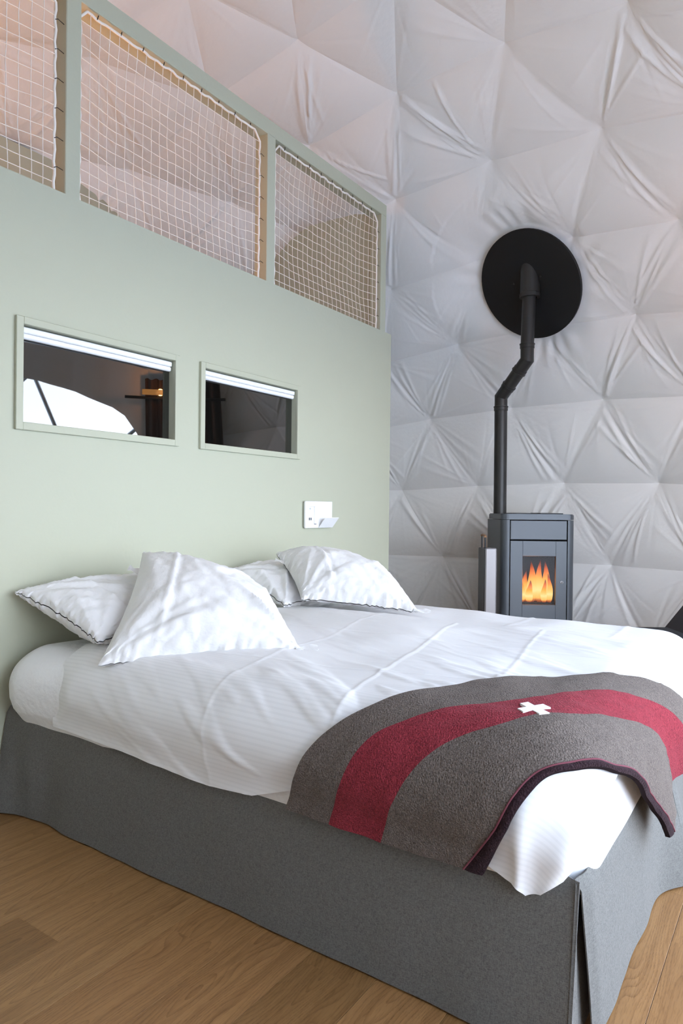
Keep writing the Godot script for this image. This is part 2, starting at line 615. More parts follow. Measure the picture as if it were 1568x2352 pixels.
func build_dome() -> void:
	make_ico(6)
	var ceil_ := struct_node("ceiling", "white quilted fabric liner of the geodesic dome, tufted at every hub", "tent liner")
	var win := struct_node("window_3", "panoramic clear bay of the dome opposite the bed wall", "window")
	var cover := MB.new()
	var faces := []
	var seam := {}
	for f in IF:
		var c: Vector3 = (IV[f[0]] + IV[f[1]] + IV[f[2]]) / 3.0
		if c.y < -0.27: continue
		if in_opening(f):
			var q := MB.new()
			var p0 := DC + IV[f[0]] * (RAD + 0.03); var p1 := DC + IV[f[1]] * (RAD + 0.03); var p2 := DC + IV[f[2]] * (RAD + 0.03)
			q.tri(p0, p1, p2)
			obj("pane", q, M.film, win)
			continue
		cover.tri(DC + IV[f[0]] * (RAD + 0.12), DC + IV[f[2]] * (RAD + 0.12), DC + IV[f[1]] * (RAD + 0.12))
		var nn := 12
		var folds := false
		if in_view(DC + c * RAD): nn = 60; folds = true
		faces.append(dome_panel(f, nn, folds, seam))
	for d in faces:
		# the folds run on softly over the slanting edges; level seams stay sharp
		var n: PackedVector3Array = d.n
		for q in d.rim:
			if seam.has(q[1]): n[q[0]] = seam[q[1]].normalized()
		var a := []
		a.resize(Mesh.ARRAY_MAX)
		a[Mesh.ARRAY_VERTEX] = d.v; a[Mesh.ARRAY_NORMAL] = n; a[Mesh.ARRAY_INDEX] = d.ix
		var m := ArrayMesh.new()
		m.add_surface_from_arrays(Mesh.PRIMITIVE_TRIANGLES, a)
		put("panel", m, M.liner, ceil_)
	# a valance of the liner hangs over the top of the clear bay
	var vp := PackedVector3Array()
	for j in 5:
		for i in 41:
			var az := lerpf(-38.0, 43.0, i / 40.0)
			var top := table([-38.0, -34, -14, 12, 26, 38, 43], [30.0, 31.5, 32.5, 33, 32.5, 31.5, 30], az)
			var low := table([-38.0, -33, -27, -20, 20, 25, 31, 38.5, 41.5, 43], [18.0, 22, 25.5, 27.3, 27.3, 27, 25.7, 23, 18.8, 15], az)
			var el := deg_to_rad(lerpf(top, low, j / 4.0))
			var a := deg_to_rad(az)
			vp.append(DC + Vector3(sin(a) * cos(el), sin(el), cos(a) * cos(el)) * (RAD - 0.09 + 0.01 * sin(az * 0.9)))
	var vb := MB.new()
	vb.grid(vp, 41, 5)
	obj("valance", vb, M.liner, ceil_)
	structure(obj("roof", cover, M.cover), "outer white cover of the dome", "tent cover")
	# the bay has a wider frame of its own: hubs low in the glass, legs to the rim and to the floor
	var low_hubs := [Vector2(31.5, 11.6), Vector2(9.0, 11.6), Vector2(-13.5, 11.6)]
	for h in 3:
		var hub: Vector2 = low_hubs[h]
		var ends: Array = [[Vector2(24.0, 28.0), Vector2(42.2, 21.2), Vector2(40.0, -11.0), Vector2(20.0, -11.0), Vector2(9.0, 11.6)], [Vector2(24.0, 28.0), Vector2(-5.0, 27.5), Vector2(20.0, -11.0), Vector2(-2.0, -11.0), Vector2(-13.5, 11.6)], [Vector2(-5.0, 27.5), Vector2(-34.0, 25.0), Vector2(-2.0, -11.0), Vector2(-24.0, -11.0), Vector2(-36.0, 10.0)]][h]
		for q in ends:
			var t := MB.new()
			t.tube(PackedVector3Array([on_dome(hub.x, hub.y, RAD - 0.03), on_dome(q.x, q.y, RAD - 0.03)]), 0.018, 10)
			obj("strut", t, M.tube, win)
		var kb := MB.new()
		kb.lathe(PackedVector2Array([Vector2(0.0001, -0.02), Vector2(0.06, -0.02), Vector2(0.06, 0.02), Vector2(0.0001, 0.02)]), 20, on_dome(hub.x, hub.y, RAD - 0.03), (on_dome(hub.x, hub.y, 1.0) - DC).normalized())
		obj("hub_plate", kb, M.tube, win)

func dome_panel(f: Array, nn: int, folds: bool, seam: Dictionary) -> Dictionary:
	var A := IV[f[0]]; var B := IV[f[1]]; var C := IV[f[2]]
	var ax := [hub_axes(f[0]), hub_axes(f[1]), hub_axes(f[2])]
	var fo := [hub_folds(f[0]), hub_folds(f[1]), hub_folds(f[2])] if folds else []
	var P := [A, B, C]
	var lev := [level_edge(f[0], f[1]), level_edge(f[1], f[2]), level_edge(f[2], f[0])]
	var v := PackedVector3Array(); var ix := PackedInt32Array(); var rim := []
	var cnt := (nn + 1) * (nn + 2) / 2
	v.resize(cnt)
	var at := 0
	for i in nn + 1:
		for j in nn + 1 - i:
			var w := [1.0 - float(i + j) / nn, float(i) / nn, float(j) / nn]
			var flat: Vector3 = A * w[0] + B * w[1] + C * w[2]
			var dir := flat.normalized()
			var inw := 0.018 * pow(27.0 * w[0] * w[1] * w[2], 0.9)
			for e in 3:
				if not lev[e]: inw += 0.034 * 4.0 * w[e] * w[(e + 1) % 3]
			if folds:
				for k in 3:
					if w[k] < 0.04: continue
					var d: Vector3 = flat - P[k]
					var rho := d.length() * RAD
					inw -= 0.02 * exp(-rho / 0.05)
					if rho < 0.004: continue
					var th := atan2(d.dot(ax[k][1]), d.dot(ax[k][0]))
					var wk: float = w[k]
					for q in fo[k]:
						var da := wrapf(th - q[0] - q[3] * (1.0 - wk), -PI, PI)
						var s: float = q[1]
						if absf(da) > 3.2 * s: continue
						inw += 0.085 * q[2] * rho * pow(wk, q[4]) * exp(-da * da / (2.0 * s * s))
			var pt := DC + flat * RAD - dir * inw
			if folds:
				var e := pt - PLATE
				var hgt := e.dot(PLATE_N)
				var rad := (e - PLATE_N * hgt).length()
				if rad < 0.75 and e.length() < 1.0:
					var ang := atan2(e.y, (e - PLATE_N * hgt).dot(PLATE_N.cross(Vector3.UP).normalized()))
					var lim := 0.036 - 0.75 * maxf(0.0, rad - 0.43)
					var mx := maxf(hgt, lim)
					hgt = mx + 0.02 * log(exp((hgt - mx) / 0.02) + exp((lim - mx) / 0.02))
					hgt += 0.007 * sin(ang * 19.0 + 2.5 * sin(ang * 4.0)) * gauss(rad - 0.52, 0.06)
					pt = PLATE + (e - PLATE_N * e.dot(PLATE_N)) + PLATE_N * hgt
			v[at] = pt
			at += 1
	var row := func(i: int) -> int: return i * (nn + 1) - i * (i - 1) / 2
	for i in nn:
		var r0: int = row.call(i)
		var r1: int = row.call(i + 1)
		for j in nn - i:
			ix.append_array([r0 + j, r0 + j + 1, r1 + j])
			if j < nn - i - 1: ix.append_array([r1 + j, r0 + j + 1, r1 + j + 1])
	var n := PackedVector3Array(); n.resize(cnt)
	for q in range(0, ix.size(), 3):
		var g := (v[ix[q + 1]] - v[ix[q]]).cross(v[ix[q + 2]] - v[ix[q]])
		if g.dot(DC - v[ix[q]]) < 0: g = -g
		n[ix[q]] += g; n[ix[q + 1]] += g; n[ix[q + 2]] += g
	for q in n.size(): n[q] = n[q].normalized()
	if folds:
		# rim points of the slanting edges share their normals with the next panel
		for e in 3:
			var a: int = f[e]
			var b: int = f[(e + 1) % 3]
			if level_edge(a, b) or gores.has(Vector2i(mini(a, b), maxi(a, b))): continue
			for k in range(1, nn):
				var p := 0
				if e == 0: p = row.call(k)
				elif e == 1: p = row.call(nn - k) + k
				else: p = nn - k
				var key := Vector3i(mini(a, b), maxi(a, b), k if a < b else nn - k)
				seam[key] = seam.get(key, Vector3.ZERO) + n[p]
				rim.append([p, key])
	# winding: front faces run clockwise seen from inside
	var g0 := (v[ix[1]] - v[ix[0]]).cross(v[ix[2]] - v[ix[0]])
	if g0.dot(DC - v[ix[0]]) > 0:
		for q in range(0, ix.size(), 3):
			var s := ix[q + 1]; ix[q + 1] = ix[q + 2]; ix[q + 2] = s
	return {"v": v, "n": n, "ix": ix, "rim": rim}

# ------------------------------------------------------------------ partition walls and loft frame
func build_walls() -> void:
	var b := MB.new()
	var zf := WALL
	var zb := WALL - 0.10
	# the wall round its two window openings
	var xs := [0.0, 1.450, 2.197, 2.390, 3.122, 4.208]
	var y0 := 1.435
	var y1 := 1.803
	b.box(Vector3(0.0, 0, zb), Vector3(4.208, y0, zf))
	b.box(Vector3(0.0, y1, zb), Vector3(4.208, 2.362, zf))
	for k in [0, 2, 4]: b.box(Vector3(xs[k], y0, zb), Vector3(xs[k + 1], y1, zf))
	b.prism(PackedVector2Array([Vector2(0, 0), Vector2(-1.06, 0), Vector2(-1.08, 0.9), Vector2(-1.0, 1.6), Vector2(-0.76, 2.362), Vector2(0, 2.362)]), func(p: Vector2, d: float) -> Vector3: return Vector3(p.x, p.y, d), zb, zf)
	structure(obj("wall_left", b, M.sage), "sage green partition wall behind the bed head", "wall")
	# loft frame: top rail and posts
	var tr := struct_node("trim_1", "sage green loft railing frame on top of the partition wall", "railing")
	var r := MB.new()
	r.box(Vector3(0.02, 3.166, WALL - 0.10), Vector3(4.128, 3.248, WALL), 0.003)
	obj("top_rail", r, M.sage, tr)
	for x in [0.5, 1.626, 2.852, 4.060]:
		var p := MB.new()
		p.box(Vector3(x, 2.355, WALL - 0.09), Vector3(x + 0.068, 3.168, WALL - 0.0005), 0.003)
		obj("post", p, M.sage, tr)
	# loft floor over the bathroom
	var f := MB.new()
	f.prism(PackedVector2Array([Vector2(-0.72, -2.55), Vector2(4.19, -2.55), Vector2(4.19, -4.2), Vector2(3.4, -4.75), Vector2(2.3, -4.95), Vector2(1.0, -4.75), Vector2(-0.1, -4.1), Vector2(-0.6, -3.3)]), func(p: Vector2, d: float) -> Vector3: return Vector3(p.x, d, p.y), 2.22, 2.34)
	structure(obj("floor_loft", f, M.sage), "sage painted floor of the loft behind the netting", "floor")
	# end wall of the bathroom and loft, its top cut to the curve of the dome
	var e := MB.new()
	e.prism(PackedVector2Array([Vector2(-2.55, 0), Vector2(-2.55, 3.20), Vector2(-2.70, 3.235), Vector2(-2.85, 3.24), Vector2(-3.0, 3.243), Vector2(-3.132, 3.239), Vector2(-3.3, 3.163), Vector2(-3.442, 3.066), Vector2(-3.62, 2.93), Vector2(-3.85, 2.74), Vector2(-4.1, 2.5), Vector2(-4.4, 2.1), Vector2(-4.6, 1.6), Vector2(-4.7, 0.7), Vector2(-4.62, 0)]), func(p: Vector2, d: float) -> Vector3: return Vector3(d, p.y, p.x), 4.10, 4.16)
	structure(obj("wall_right", e, M.sage), "sage end wall of the loft with a rounded top, seen through the right hand net", "wall")
	# low back wall of the loft
	var k := MB.new()
	k.prism(PackedVector2Array([Vector2(0.700, 2.340), Vector2(0.750, 2.802), Vector2(1.150, 3.215), Vector2(1.651, 3.380), Vector2(2.332, 3.396), Vector2(2.632, 3.396), Vector2(2.848, 3.349), Vector2(3.044, 3.282), Vector2(3.210, 3.220), Vector2(3.385, 3.122), Vector2(3.529, 2.957), Vector2(3.612, 2.647), Vector2(3.612, 2.340)]), func(p: Vector2, d: float) -> Vector3: return Vector3(p.x, p.y, d), -4.17, -4.128)
	structure(obj("wall_back", k, M.sage), "low sage back wall of the loft, glimpsed at the foot of the left hand nets", "wall")

func build_windows() -> void:
	for k in 2:
		var lab: String = ["wider inner window left of the other, mirroring sky and a dark curtain", "narrower inner window right of the other, dark and plain"][k]
		var w := struct_node("window_%d" % (k + 1), lab, "window")
		var x0: float = [1.421, 2.360][k]
		var x1: float = [2.213, 3.140][k]
		var i0: float = [1.450, 2.390][k]
		var i1: float = [2.197, 3.122][k]
		var y0 := 1.405; var y1 := 1.831
		var q0 := 1.435; var q1 := 1.803
		var zf := WALL + 0.015
		var c := MB.new()
		c.box(Vector3(x0, y0, WALL - 0.001), Vector3(i0, y1, zf), 0.002)
		obj("casing", c, M.sage, w)
		c = MB.new(); c.box(Vector3(i1, y0, WALL - 0.001), Vector3(x1 + 0.012, y1, zf), 0.002)
		obj("casing", c, M.sage, w)
		c = MB.new(); c.box(Vector3(i0, y0, WALL - 0.001), Vector3(i1, q0, zf), 0.002)
		obj("casing", c, M.sage, w)
		c = MB.new(); c.box(Vector3(i0, q1, WALL - 0.001), Vector3(i1, y1, zf), 0.002)
		obj("casing", c, M.sage, w)
		c = MB.new(); c.box(Vector3(i0, q0, WALL - 0.045), Vector3(i1, q1, WALL - 0.030))
		obj("pane", c, M.glass, w)
		var lb: String = ["white roller blind rolled up at the top of the wider inner window", "white roller blind rolled up at the top of the narrower inner window"][k]
		var bl := thing("roller_blind", lb, "blind", Vector3((i0 + i1) * 0.5, q1 - 0.05, WALL - 0.02), "roller blinds of the two inner windows")
		var d := MB.new()
		d.box(Vector3(i0 + 0.002, q1 - 0.028, WALL - 0.029), Vector3(i1 - 0.006, q1 - 0.006, WALL - 0.002), 0.004)
		obj("cassette", d, M.blind, bl)
		d = MB.new()
		d.box(Vector3(i0 + 0.003, q1 - 0.050, WALL - 0.029), Vector3(i1 - 0.007, q1 - 0.029, WALL - 0.006), 0.005)
		obj("bottom_bar", d, M.blind, bl)

func build_nets() -> void:
	var z := WALL - 0.014
	var data := [
		[0.60, 1.585, "white safety net filling the leftmost opening of the loft railing", 3.150],
		[1.697, 2.800, "white safety net filling the wide middle opening of the loft railing", 3.150],
		[2.930, 4.022, "white safety net filling the rightmost opening of the loft railing", 3.148]]
	var nz := noise(1.2, 77, 2)
	for d in data:
		var x0: float = d[0]
		var x1: float = d[1]
		var yt: float = d[3]
		var yb := 2.345
		var net := thing("safety_net", d[2], "net", Vector3((x0 + x1) * 0.5, 2.36, z), "safety nets of the loft railing")
		var pos := func(x: float, y: float) -> Vector3:
			var pin := sstep(0.0, 0.25, y - 2.36) * sstep(0.0, 0.2, minf(x - x0, x1 - x)) * sstep(0.0, 0.2, yt - y)
			return Vector3(x + nz.get_noise_2d(x * 4.0, y * 4.0) * 0.006 * pin, y + nz.get_noise_2d(x * 4.0 + 50, y * 4.0) * 0.008 * pin - 0.010 * pin, z - 0.02 * pin)
		var nx := int(round((x1 - x0) / 0.0475))
		for i in range(1, nx):
			var x := lerpf(x0, x1, float(i) / nx)
			var pts := PackedVector3Array()
			var top := yt - (0.03 * sstep(0.06, 0.0, x1 - x))
			for k in 21: pts.append(pos.call(x, lerpf(yb, top, k / 20.0)))
			var t := MB.new(); t.tube(pts, 0.0017, 5)
			obj("cord", t, M.cord, net)
		var ny := int(round((yt - yb) / 0.0495))
		for j in range(1, ny):
			var y := lerpf(yb, yt, float(j) / ny)
			var pts := PackedVector3Array()
			for k in 31: pts.append(pos.call(lerpf(x0, x1, k / 30.0), y))
			var t := MB.new(); t.tube(pts, 0.0017, 5)
			obj("cord", t, M.cord, net)
		var rope := PackedVector3Array()
		for k in 30: rope.append(Vector3(x0 + 0.003 * sin(k * 1.9), lerpf(yb, yt - 0.04, k / 29.0), z + 0.002 * cos(k * 1.9)))
		for k in 46: rope.append(Vector3(lerpf(x0 + 0.03, x1 - 0.04, k / 45.0), yt + 0.0035 * sin(k * 1.7) - 0.004 * absf(sin(k * 0.5)), z + 0.002 * cos(k * 1.9)))
		for k in 30: rope.append(Vector3(x1 + 0.0035 * sin(k * 1.8), lerpf(yt - 0.05, yb, k / 29.0), z + 0.002 * cos(k * 1.9)))
		var rb := MB.new(); rb.tube(rope, 0.0058, 8)
		obj("border_rope", rb, M.cord, net)
		for k in 9:
			var tb := MB.new()
			var x := lerpf(x0 + 0.08, x1 - 0.08, k / 8.0)
			tb.tube(PackedVector3Array([Vector3(x - 0.004, yt - 0.006, z + 0.005), Vector3(x, yt + 0.009, z + 0.006), Vector3(x + 0.005, 3.167, z)]), 0.0022, 5)
			obj("lacing", tb, M.tie, net)
		for k in 6:
			var tb := MB.new()
			var y := lerpf(2.45, yt - 0.12, k / 5.0)
			tb.tube(PackedVector3Array([Vector3(x1 - 0.004, y, z + 0.006), Vector3(x1 + 0.008, y + 0.008, z + 0.006), Vector3(x1 + 0.042, y + 0.01, z - 0.004)]), 0.0016, 5)
			obj("lacing", tb, M.tie, net)

# ------------------------------------------------------------------ the bed
const BX0 := 1.54
const BX1 := 3.05
const BZ0 := -0.50
const BR := 0.15
const BY := 0.612

func over_bed(a: float, b: float, off: float) -> Vector3:
	# lays the flat cloth point (a, b) over the top of the bed and down its sides, lifted by off
	var da := 0.0
	if a < BX0: da = a - BX0
	elif a > BX1: da = a - BX1
	var db := maxf(0.0, b - BZ0)
	var d := sqrt(da * da + db * db)
	if d < 1e-6: return Vector3(a, BY + off, b)
	var h := BR
	var dr := BR + d - BR * PI / 2
	var nh := 1.0
	var nv := 0.0
	if d < BR * PI / 2:
		h = BR * sin(d / BR); dr = BR * (1 - cos(d / BR)); nh = sin(d / BR); nv = cos(d / BR)
	var ux := da / d
	var uz := db / d
	return Vector3(clampf(a, BX0, BX1) + ux * (h + off * nh), BY - dr + off * nv, minf(b, BZ0) + uz * (h + off * nh))

func skirt_panel(n_u: int, f: Callable, called: String, root: Node3D) -> void:
	# f(u, v): v from the top (0) to the hem (1); a cloth with a little thickness
	var p := PackedVector3Array()
	var q := PackedVector3Array()
	for j in 17:
		for i in n_u + 1:
			var a: Vector3 = f.call(float(i) / n_u, j / 16.0)
			p.append(a)
	var b := MB.new()
	b.grid(p, n_u + 1, 17, PackedVector2Array(), true)
	for i in p.size(): q.append(p[i] - b.n[i] * 0.003)
	b.grid(q, n_u + 1, 17)
	for i in n_u:
		var k := 16 * (n_u + 1) + i
		b.quad(p[k], q[k], q[k + 1], p[k + 1])
		b.quad(p[i], p[i + 1], q[i + 1], q[i])
	for j in 16:
		var k := j * (n_u + 1)
		b.quad(p[k], q[k], q[k + n_u + 1], p[k + n_u + 1])
		b.quad(p[k + n_u], p[k + 2 * n_u + 1], q[k + 2 * n_u + 1], q[k + n_u])
	obj(called, b, M.skirt, root)

func build_bed() -> void:
	var base := thing("bed_base", "double bed base covered by a long grey fabric valance with pleated corners", "bed base", Vector3(2.3, 0, -1.4))
	var top := MB.new()
	top.box(Vector3(1.414, 0.01, -2.44), Vector3(3.186, 0.248, -0.382), 0.004)
	obj("box", top, M.skirt, base)
	var wob := noise(1.1, 91, 2)
	var side := func(u: float, v: float) -> Vector3:
		var z := lerpf(-2.44, -0.366 - 0.012 * v, u)
		var fl := v * 0.014 + 0.007 * v * wob.get_noise_2d(z * 2.2, v * 0.4)
		fl += v * 0.045 * gauss(z + 2.44, 0.06) + 0.012 * sin(v * PI) * gauss(z + 2.27, 0.05) - 0.012 * v * gauss(z + 2.17, 0.06)
		fl += 0.006 * sin(v * PI) * gauss(z + 1.25, 0.2)
		var rx := 0.012 * pow(1.0 - clampf(v / 0.06, 0, 1), 2.0) * sstep(1.0, 0.985, u)
		return Vector3(1.402 - fl + rx, lerpf(0.376, 0.006, v), z)
	skirt_panel(150, side, "side_skirt", base)
	var far := func(u: float, v: float) -> Vector3:
		return Vector3(3.198 + 0.014 * v, lerpf(0.376, 0.006, v), lerpf(-0.36, -2.44, u))
	skirt_panel(40, far, "side_skirt", base)
	var foot := func(u: float, v: float) -> Vector3:
		var x := lerpf(1.404 + 0.085 * v, 2.295, u)
		var fl := v * 0.010 + v * 0.095 * gauss(x - 2.34, 0.075) + 0.006 * v * wob.get_noise_2d(x * 2.5 + 30, v * 0.4)
		var rx := 0.012 * pow(1.0 - clampf(v / 0.06, 0, 1), 2.0) + 0.010 * sstep(0.05, 0.0, u)
		return Vector3(x, lerpf(0.378, 0.006, v), -0.354 + fl - rx)
	skirt_panel(60, foot, "foot_skirt", base)
	var foot2 := func(u: float, v: float) -> Vector3:
		var x := lerpf(2.305, 3.2, u)
		var fl := v * 0.010 + v * 0.09 * gauss(x - 2.34, 0.06) + 0.006 * v * wob.get_noise_2d(x * 2.5 + 30, v * 0.4)
		return Vector3(x, lerpf(0.378, 0.006, v), -0.354 + fl)
	skirt_panel(60, foot2, "foot_skirt", base)
	var pleat := func(u: float, v: float) -> Vector3:
		# a folded insert behind the open corner
		var y := lerpf(0.37, 0.006, v)
		var a := Vector3(1.400 - 0.012 * v, y, -0.370 - 0.012 * v)
		var m := Vector3(1.404 + 0.026 * v, y, -0.372 - 0.014 * v)
		var c := Vector3(1.410 + 0.050 * v, y, -0.376 - 0.004 * v)
		return a.lerp(m, u * 2) if u < 0.5 else m.lerp(c, u * 2 - 1)
	skirt_panel(12, pleat, "corner_pleat", base)
	# mattresses
	for k in 2:
		var x0: float = [1.392, 2.306][k]
		var x1: float = [2.297, 3.197][k]
		var lab: String = ["white sheeted mattress on the near half of the bed, bare at head and foot corner", "white sheeted mattress on the far half of the bed"][k]
		var mt := thing("mattress", lab, "mattress", Vector3((x0 + x1) * 0.5, 0.25, -1.4), "mattresses of the double bed")
		var mb := MB.new()
		var wn := noise(2.0, 60 + k, 2)
		mb.rounded(Vector3(x0, 0.25, -2.444), Vector3(x1, 0.604, -0.352), 0.14, 9, func(p: Vector3) -> Vector3:
			var h := (p.y - 0.5) / 0.126
			p.x += signf(p.x - (x0 + x1) * 0.5) * 0.010 * maxf(0.0, 1.0 - h * h) * (1.0 if absf(p.x - (x0 + x1) * 0.5) > 0.3 else 0.0) * (1.0 if k == 0 else 0.3) * (1.0 if p.x < 1.9 else 0.0)
			if k == 0 and p.x < 1.7: p.x -= 0.034 * sstep(-2.0, -2.35, p.z) * sstep(0.33, 0.42, p.y)
			p.y += 0.006 * wn.get_noise_2d(p.x * 2.0, p.z * 2.0)
			return p)
		obj("sheet", mb, M.linen, mt)
	cloth_wide = noise(0.9, 200, 2); cloth_folds = noise(2.2, 210, 3)
	duvet(0); duvet(1)

var cloth_wide: FastNoiseLite
var cloth_folds: FastNoiseLite
func cloth_waves(a: float, b: float) -> float:
	# broad puffs, and soft pulls that run towards the blanket and the hem
	var t := (a - 1.457) * 0.78 + (b + 0.908) * 0.626
	var d := (a - 1.457) * 0.626 - (b + 0.908) * 0.78
	var o := 0.014 * cloth_wide.get_noise_2d(a * 1.6, b * 1.6) * (0.35 + 0.65 * sstep(1.30, 1.6, a))
	return o + (0.022 * exp(-absf(d) / 0.22) + 0.004) * sstep(0.0, 0.07, d) * maxf(0.0, cloth_folds.get_noise_2d(t * 3.4 + d * 0.8, d * 0.7))

func near_cloth(a: float, b: float, am: float, creases := true) -> float:
	# how high the near duvet stands over the mattress at the flat point (a, b)
	var edge := minf(sstep(0.0, 0.12, b + 2.13), sstep(0.0, 0.10, a - am))
	var off := 0.006 + 0.008 * edge + 0.018 * sstep(1.3, 1.75, a) * edge + 0.010 * gauss(a - 1.32, 0.06) * edge
	off += 0.022 * sstep(0.0, 0.02, 2.62 - a) * sstep(2.0, 2.45, a)
	off -= 0.030 * (1.0 - sstep(0.0, 0.05, 2.62 - a))
	if creases:
		# ironed creases
		var q := cloth_folds
		off += 0.0022 * gauss(b - (-0.94 - 0.17 * (a - 1.2)) + 0.006 * q.get_noise_2d(a * 3, 0), 0.005)
		off += 0.0020 * gauss(b - (-0.70 - 0.14 * (a - 1.75)) + 0.006 * q.get_noise_2d(a * 3, 4), 0.005)
		off += 0.0014 * gauss(b - (-1.38 - 0.10 * (a - 1.2)) + 0.006 * q.get_noise_2d(a * 3, 8), 0.005)
		off += 0.0018 * gauss(a - (1.70 + 0.17 * (b + 1.25)) + 0.006 * q.get_noise_2d(b * 3, 2), 0.005)
		off += 0.0013 * gauss(a - (2.2 + 0.05 * (b + 1.25)) + 0.006 * q.get_noise_2d(b * 3, 6), 0.005)
	return off + cloth_waves(a, b)

func duvet(k: int) -> void:
	var lab: String = ["white striped duvet over the near half of the bed, hanging down the near side", "white striped duvet over the far half of the bed, by the stove"][k]
	var nu: int = [250, 120][k]
	var nv: int = [340, 170][k]
	var wide := noise(0.9, 200, 2)
	var fine := noise(9.0, 220 + k, 2)
	var p := PackedVector3Array(); var uv := PackedVector2Array()
	for j in nv + 1:
		var v := float(j) / nv
		for i in nu + 1:
			var u := float(i) / nu
			var a := 0.0
			var b := 0.0
			var off := 0.0
			if k == 0:
				a = lerpf(1.19, 2.62, u)
				var bm := table([1.17, 1.235, 1.30, 1.39, 1.49, 1.6, 1.75, 2.0, 2.2, 2.6], [-0.395, -0.305, -0.292, -0.305, -0.32, -0.33, -0.31, -0.22, -0.16, -0.14], a)
				b = lerpf(-2.125, bm, v)
				var am := table([-2.13, -1.76, -1.39, -1.22, -1.09, -0.62, -0.55, -0.51, -0.43, -0.3], [1.206, 1.196, 1.178, 1.19, 1.235, 1.235, 1.204, 1.188, 1.172, 1.232], b)
				a = lerpf(am, 2.62 + 0.03 * wide.get_noise_2d(b * 2.0, 9.0), u)
				off = near_cloth(a, b, am)
				off += 0.016 * gauss(b + 0.335, 0.03) * sstep(1.55, 1.35, a) + 0.010 * gauss(b + 0.47, 0.02) * sstep(1.45, 1.25, a)
			else:
				a = lerpf(2.34, 3.42, u)
				b = lerpf(-2.0, -0.12, v)
				off = 0.014 + 0.008 * sstep(0.0, 0.12, b + 2.0)
				off += 0.003 * gauss(b + 1.03, 0.006) + 0.003 * gauss(b + 0.62, 0.006)
				off += 0.003 * gauss(a - 2.88, 0.006)
				off += cloth_waves(a, b)
			off += 0.0016 * fine.get_noise_2d(a, b * 0.5)
			p.append(over_bed(a, b, off)); uv.append(Vector2(a, b))
	var mb := MB.new()
	mb.grid(p, nu + 1, nv + 1, uv, true)
	# turned-in edge, so that the cloth has a thickness
	var rimv := PackedVector3Array()
	var loop := []
	for i in nu: loop.append(i)
	for j in nv: loop.append(j * (nu + 1) + nu)
	for i in nu: loop.append(nv * (nu + 1) + nu - i)
	for j in nv: loop.append((nv - j) * (nu + 1))
	loop.append(0)
	var inn := PackedVector3Array()
	var dims := loop.size()
	for q in loop: inn.append(p[q])
	for q in loop: inn.append(p[q] - mb.n[q] * 0.016)
	var ed := PackedVector3Array(inn)
	mb.grid(ed, dims, 2, PackedVector2Array(), true)
	var d := thing("duvet", lab, "duvet", Vector3([2.0, 2.9][k], 0.63, -1.2), "duvets of the double bed")
	obj("cover", mb, M.duvet, d)

func along(line: Array, f: float) -> Vector2:
	# point at share f of the polyline's length
	var total := 0.0
	for i in line.size() - 1: total += line[i].distance_to(line[i + 1])
	var want := f * total
	for i in line.size() - 1:
		var l: float = line[i].distance_to(line[i + 1])
		if want <= l or i == line.size() - 2: return line[i].lerp(line[i + 1], clampf(want / maxf(l, 1e-6), 0, 1))
		want -= l
	return line[-1]

func smooth_line(src: Array) -> Array:
	var out := []
	for i in src.size() - 1:
		var p0: Vector2 = src[maxi(i - 1, 0)]
		var p3: Vector2 = src[mini(i + 2, src.size() - 1)]
		for k in 8: out.append((src[i] as Vector2).cubic_interpolate(src[i + 1], p0, p3, k / 8.0))
	out.append(src[-1])
	return out

